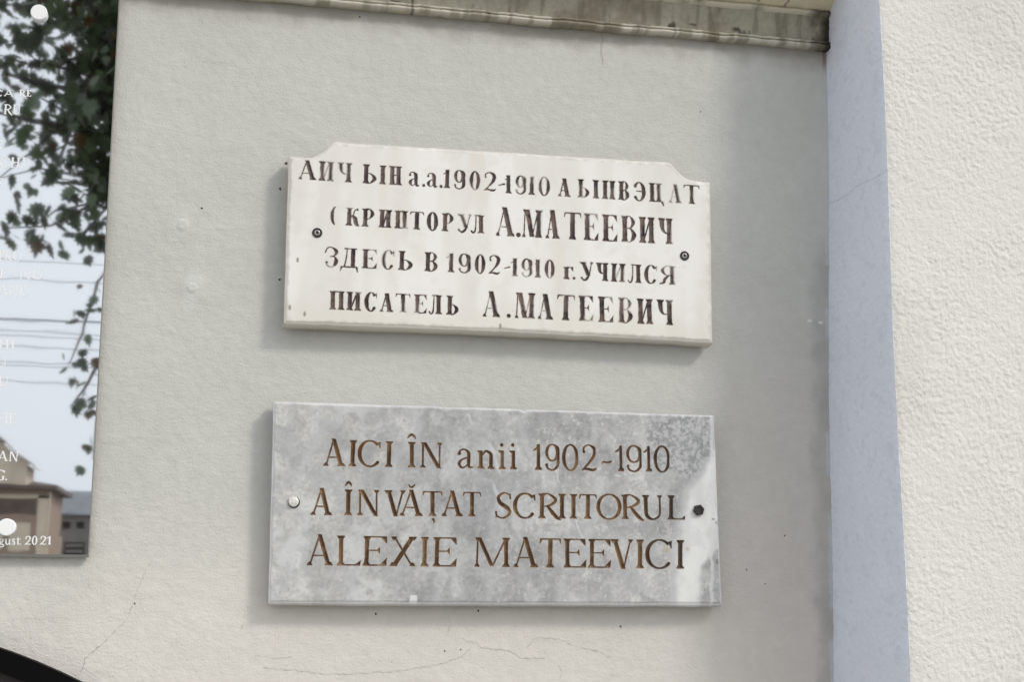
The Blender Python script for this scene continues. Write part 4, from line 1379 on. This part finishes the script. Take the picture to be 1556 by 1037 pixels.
mesh_np("crown", VX.reshape(-1, 3), FT, M_leaf, tree, np.repeat(lc, len(lv), axis=0), smooth=False)

# --- utility poles and cables
M_wood = material("pole_concrete", (.25, .24, .22), rough=.85, var=(6, .2))
M_cable = material("cable", (.035, .035, .035), rough=.6)
HTS = [10.55, 10.10, 9.05, 8.86, 8.68, 8.40, 8.20, 7.85, 7.60, 7.25]
LABS = ["topmost overhead cable, single line high above the others", "second overhead cable from the top, close under the topmost one", "thickest cable at the top of the lower bundle",
        "second cable of the lower bundle, close under the thickest one", "third cable of the lower bundle from its top", "fourth cable of the lower bundle from its top",
        "fifth cable of the lower bundle, with three more beneath it", "third lowest cable of the lower bundle", "second lowest cable of the lower bundle", "lowest overhead cable of all"]
for side, lab in ((-24, "concrete utility pole at the left end of the cables"), (20, "concrete utility pole at the right end of the cables")):
    t = thing("utility_pole", lab, "utility pole", (side, -40.25, GROUND - .13), "utility poles across the street")
    m = MB()
    m.tube([(side, -40.25, GROUND - .13), (side, -40.25, 11.2)], [.17, .10], 12)
    m.build("post", M_wood, t, True)
    for h_ in (10.9, 9.3):
        m = MB()
        m.box(side - .06, side + .06, -40.15, -39.9, h_, h_ + .1)
        m.build("bracket", M_rust, t)
for k, h_ in enumerate(HTS):
    m = MB()
    pts = []
    for q in range(25):
        f = q / 24
        pts.append((-24 + 44 * f, -40.0 - .03 * k, h_ + .35 - (0.35 + .25 * ((k * 7) % 5) / 5) * 4 * f * (1 - f)))
    m.tube(pts, [.021 if k == 2 else .011 + .004 * ((k * 3) % 3)] * 25, 6)
    o = m.build("overhead_cable", M_cable, None, True)
    o["label"] = LABS[k]
    o["category"] = "cable"
    o["group"] = "overhead cables across the street"

# --- houses beyond
M_tan = material("tan_plaster", srgb(168, 146, 130), rough=.85, var=(.6, .12))
M_pale = material("pale_trim", srgb(228, 212, 190), rough=.8, var=(1, .1))
M_greyw = material("grey_plaster", srgb(150, 145, 138), rough=.85, var=(.5, .15))
M_roofm = material("grey_sheet_roof", srgb(150, 152, 156), rough=.6, var=(.8, .12))
M_roofb = material("brown_roof", srgb(104, 90, 82), rough=.7, var=(1, .2))
M_pane = material("dark_pane", (.02, .022, .025), rough=.1, spec=.6)
tan = thing("house", "tan house with pale corner strip and white gable, seen as reflection in the glossy plaque", "house", (-17, -104, GROUND - .13), "houses across the street")
m = MB()
m.box(-26, -11.2, -110, -100, GROUND - .13, 7.55)
m.build("wall", M_tan, tan)
m = MB()
m.box(-11.75, -11.05, -100.12, -99.9, GROUND - .13, 7.2)
m.box(-26, -11.0, -100.22, -99.9, 6.95, 7.25)
m.build("trim", M_pale, tan)
m = MB()
m.box(-26.6, -10.55, -110.6, -99.3, 7.55, 7.85)
m.quad((-26.6, -99.3, 7.85), (-10.55, -99.3, 7.85), (-13, -105, 8.6), (-26.6, -105, 8.6))
m.quad((-10.55, -99.3, 7.85), (-10.55, -110.6, 7.85), (-13, -105, 8.6), (-13, -105, 8.6))
rf = m.build("roof", M_roofb, tan)
m = MB()
m.box(-16.5, -12.6, -104, -99.95, 7.86, 9.2)
m.tri((-16.8, -99.9, 9.2), (-12.3, -99.9, 9.2), (-14.6, -99.9, 10.9))
m.build("gable", M_pale, rf)
m = MB()
m.quad((-12.1, -99.4, 9.0), (-12.1, -104, 9.0), (-14.6, -104, 11.1), (-14.6, -99.4, 11.1))
m.quad((-17.1, -99.4, 9.0), (-17.1, -104, 9.0), (-14.6, -104, 11.12), (-14.6, -99.4, 11.12))
m.build("gable_roof", M_roofb, rf)
m = MB()
m.box(-26, -11.76, -100.06, -99.95, 5.9, 6.9)
m.build('frieze', M_roofb, tan)
m = MB()
m.tube([(-11.0, -99.7, 7.4), (-11.0, -99.8, 6.9), (-11.0, -99.8, GROUND - .13)], [.07, .07, .07], 8)
m.build('drainpipe', M_pale, tan)
for wx in (-24.5, -21.5, -18.5, -15.2, -13.5):
    for wz in (.6, 3.4):
        m = MB()
        m.box(wx, wx + 1.3, -100.10, -99.95, wz, wz + 1.9)
        w_ = m.build("window", M_pale, tan)
        m = MB()
        m.box(wx + .12, wx + .6, -100.13, -100.101, wz + .12, wz + 1.78)
        m.box(wx + .7, wx + 1.18, -100.13, -100.101, wz + .12, wz + 1.78)
        m.build("pane", M_pane, w_)
# facade faces +y
grey = thing("house", "long grey house with sheet metal roof and small dark windows, right of the tan house", "house", (-4, -124, GROUND - .13), "houses across the street")
m = MB()
m.box(-30, 14, -130, -120, GROUND - .13, 6.75)
m.build("wall", M_greyw, grey)
m = MB()
x = -30.6
while x < 14.6:                                  # standing seams of the sheet roof
    m.quad((x, -119.4, 6.75), (x + .26, -119.4, 6.75), (x + .26, -125, 8.95), (x, -125, 8.95))
    m.box(x + .25, x + .3, -119.6, -119.35, 6.72, 6.86)
    m.quad((x + .26, -119.4, 6.85), (x + .30, -119.4, 6.85), (x + .30, -125, 9.05), (x + .26, -125, 9.05))
    m.quad((x + .26, -119.4, 6.75), (x + .26, -119.4, 6.85), (x + .26, -125, 9.05), (x + .26, -125, 8.95))
    m.quad((x + .30, -119.4, 6.75), (x + .30, -119.4, 6.85), (x + .30, -125, 9.05), (x + .30, -125, 8.95))
    x += .3
m.quad((-30.6, -125, 8.95), (14.6, -125, 8.95), (14.6, -130.6, 6.75), (-30.6, -130.6, 6.75))
m.build("roof", M_roofm, grey)
k = 0
wx = -29.0
while wx < 13:
    m = MB()
    m.box(wx, wx + .62, -120.05, -119.9, 5.55, 6.15)
    m.build("window", M_pane, grey)
    wx += 1.12 if k % 2 == 0 else 3.1
    k += 1
for wx in (-25.0, -18.2, -11.8, -5.0, 2.0, 8.0):
    m = MB()
    m.box(wx, wx + 1.5, -120.06, -119.9, 2.4, 4.6)
    w_ = m.build("shuttered_window", M_pane, grey)
    m = MB()
    for q in range(4):
        m.box(wx + .1, wx + 1.4, -119.9, -119.86, 2.7 + q * .5, 2.95 + q * .5)
    m.build("slat", M_greyw, w_)
    m = MB()
    m.box(wx - .4, wx - .2, -119.9, -119.8, 2.0, 5.0)
    m.build("drainpipe", M_pale, grey)
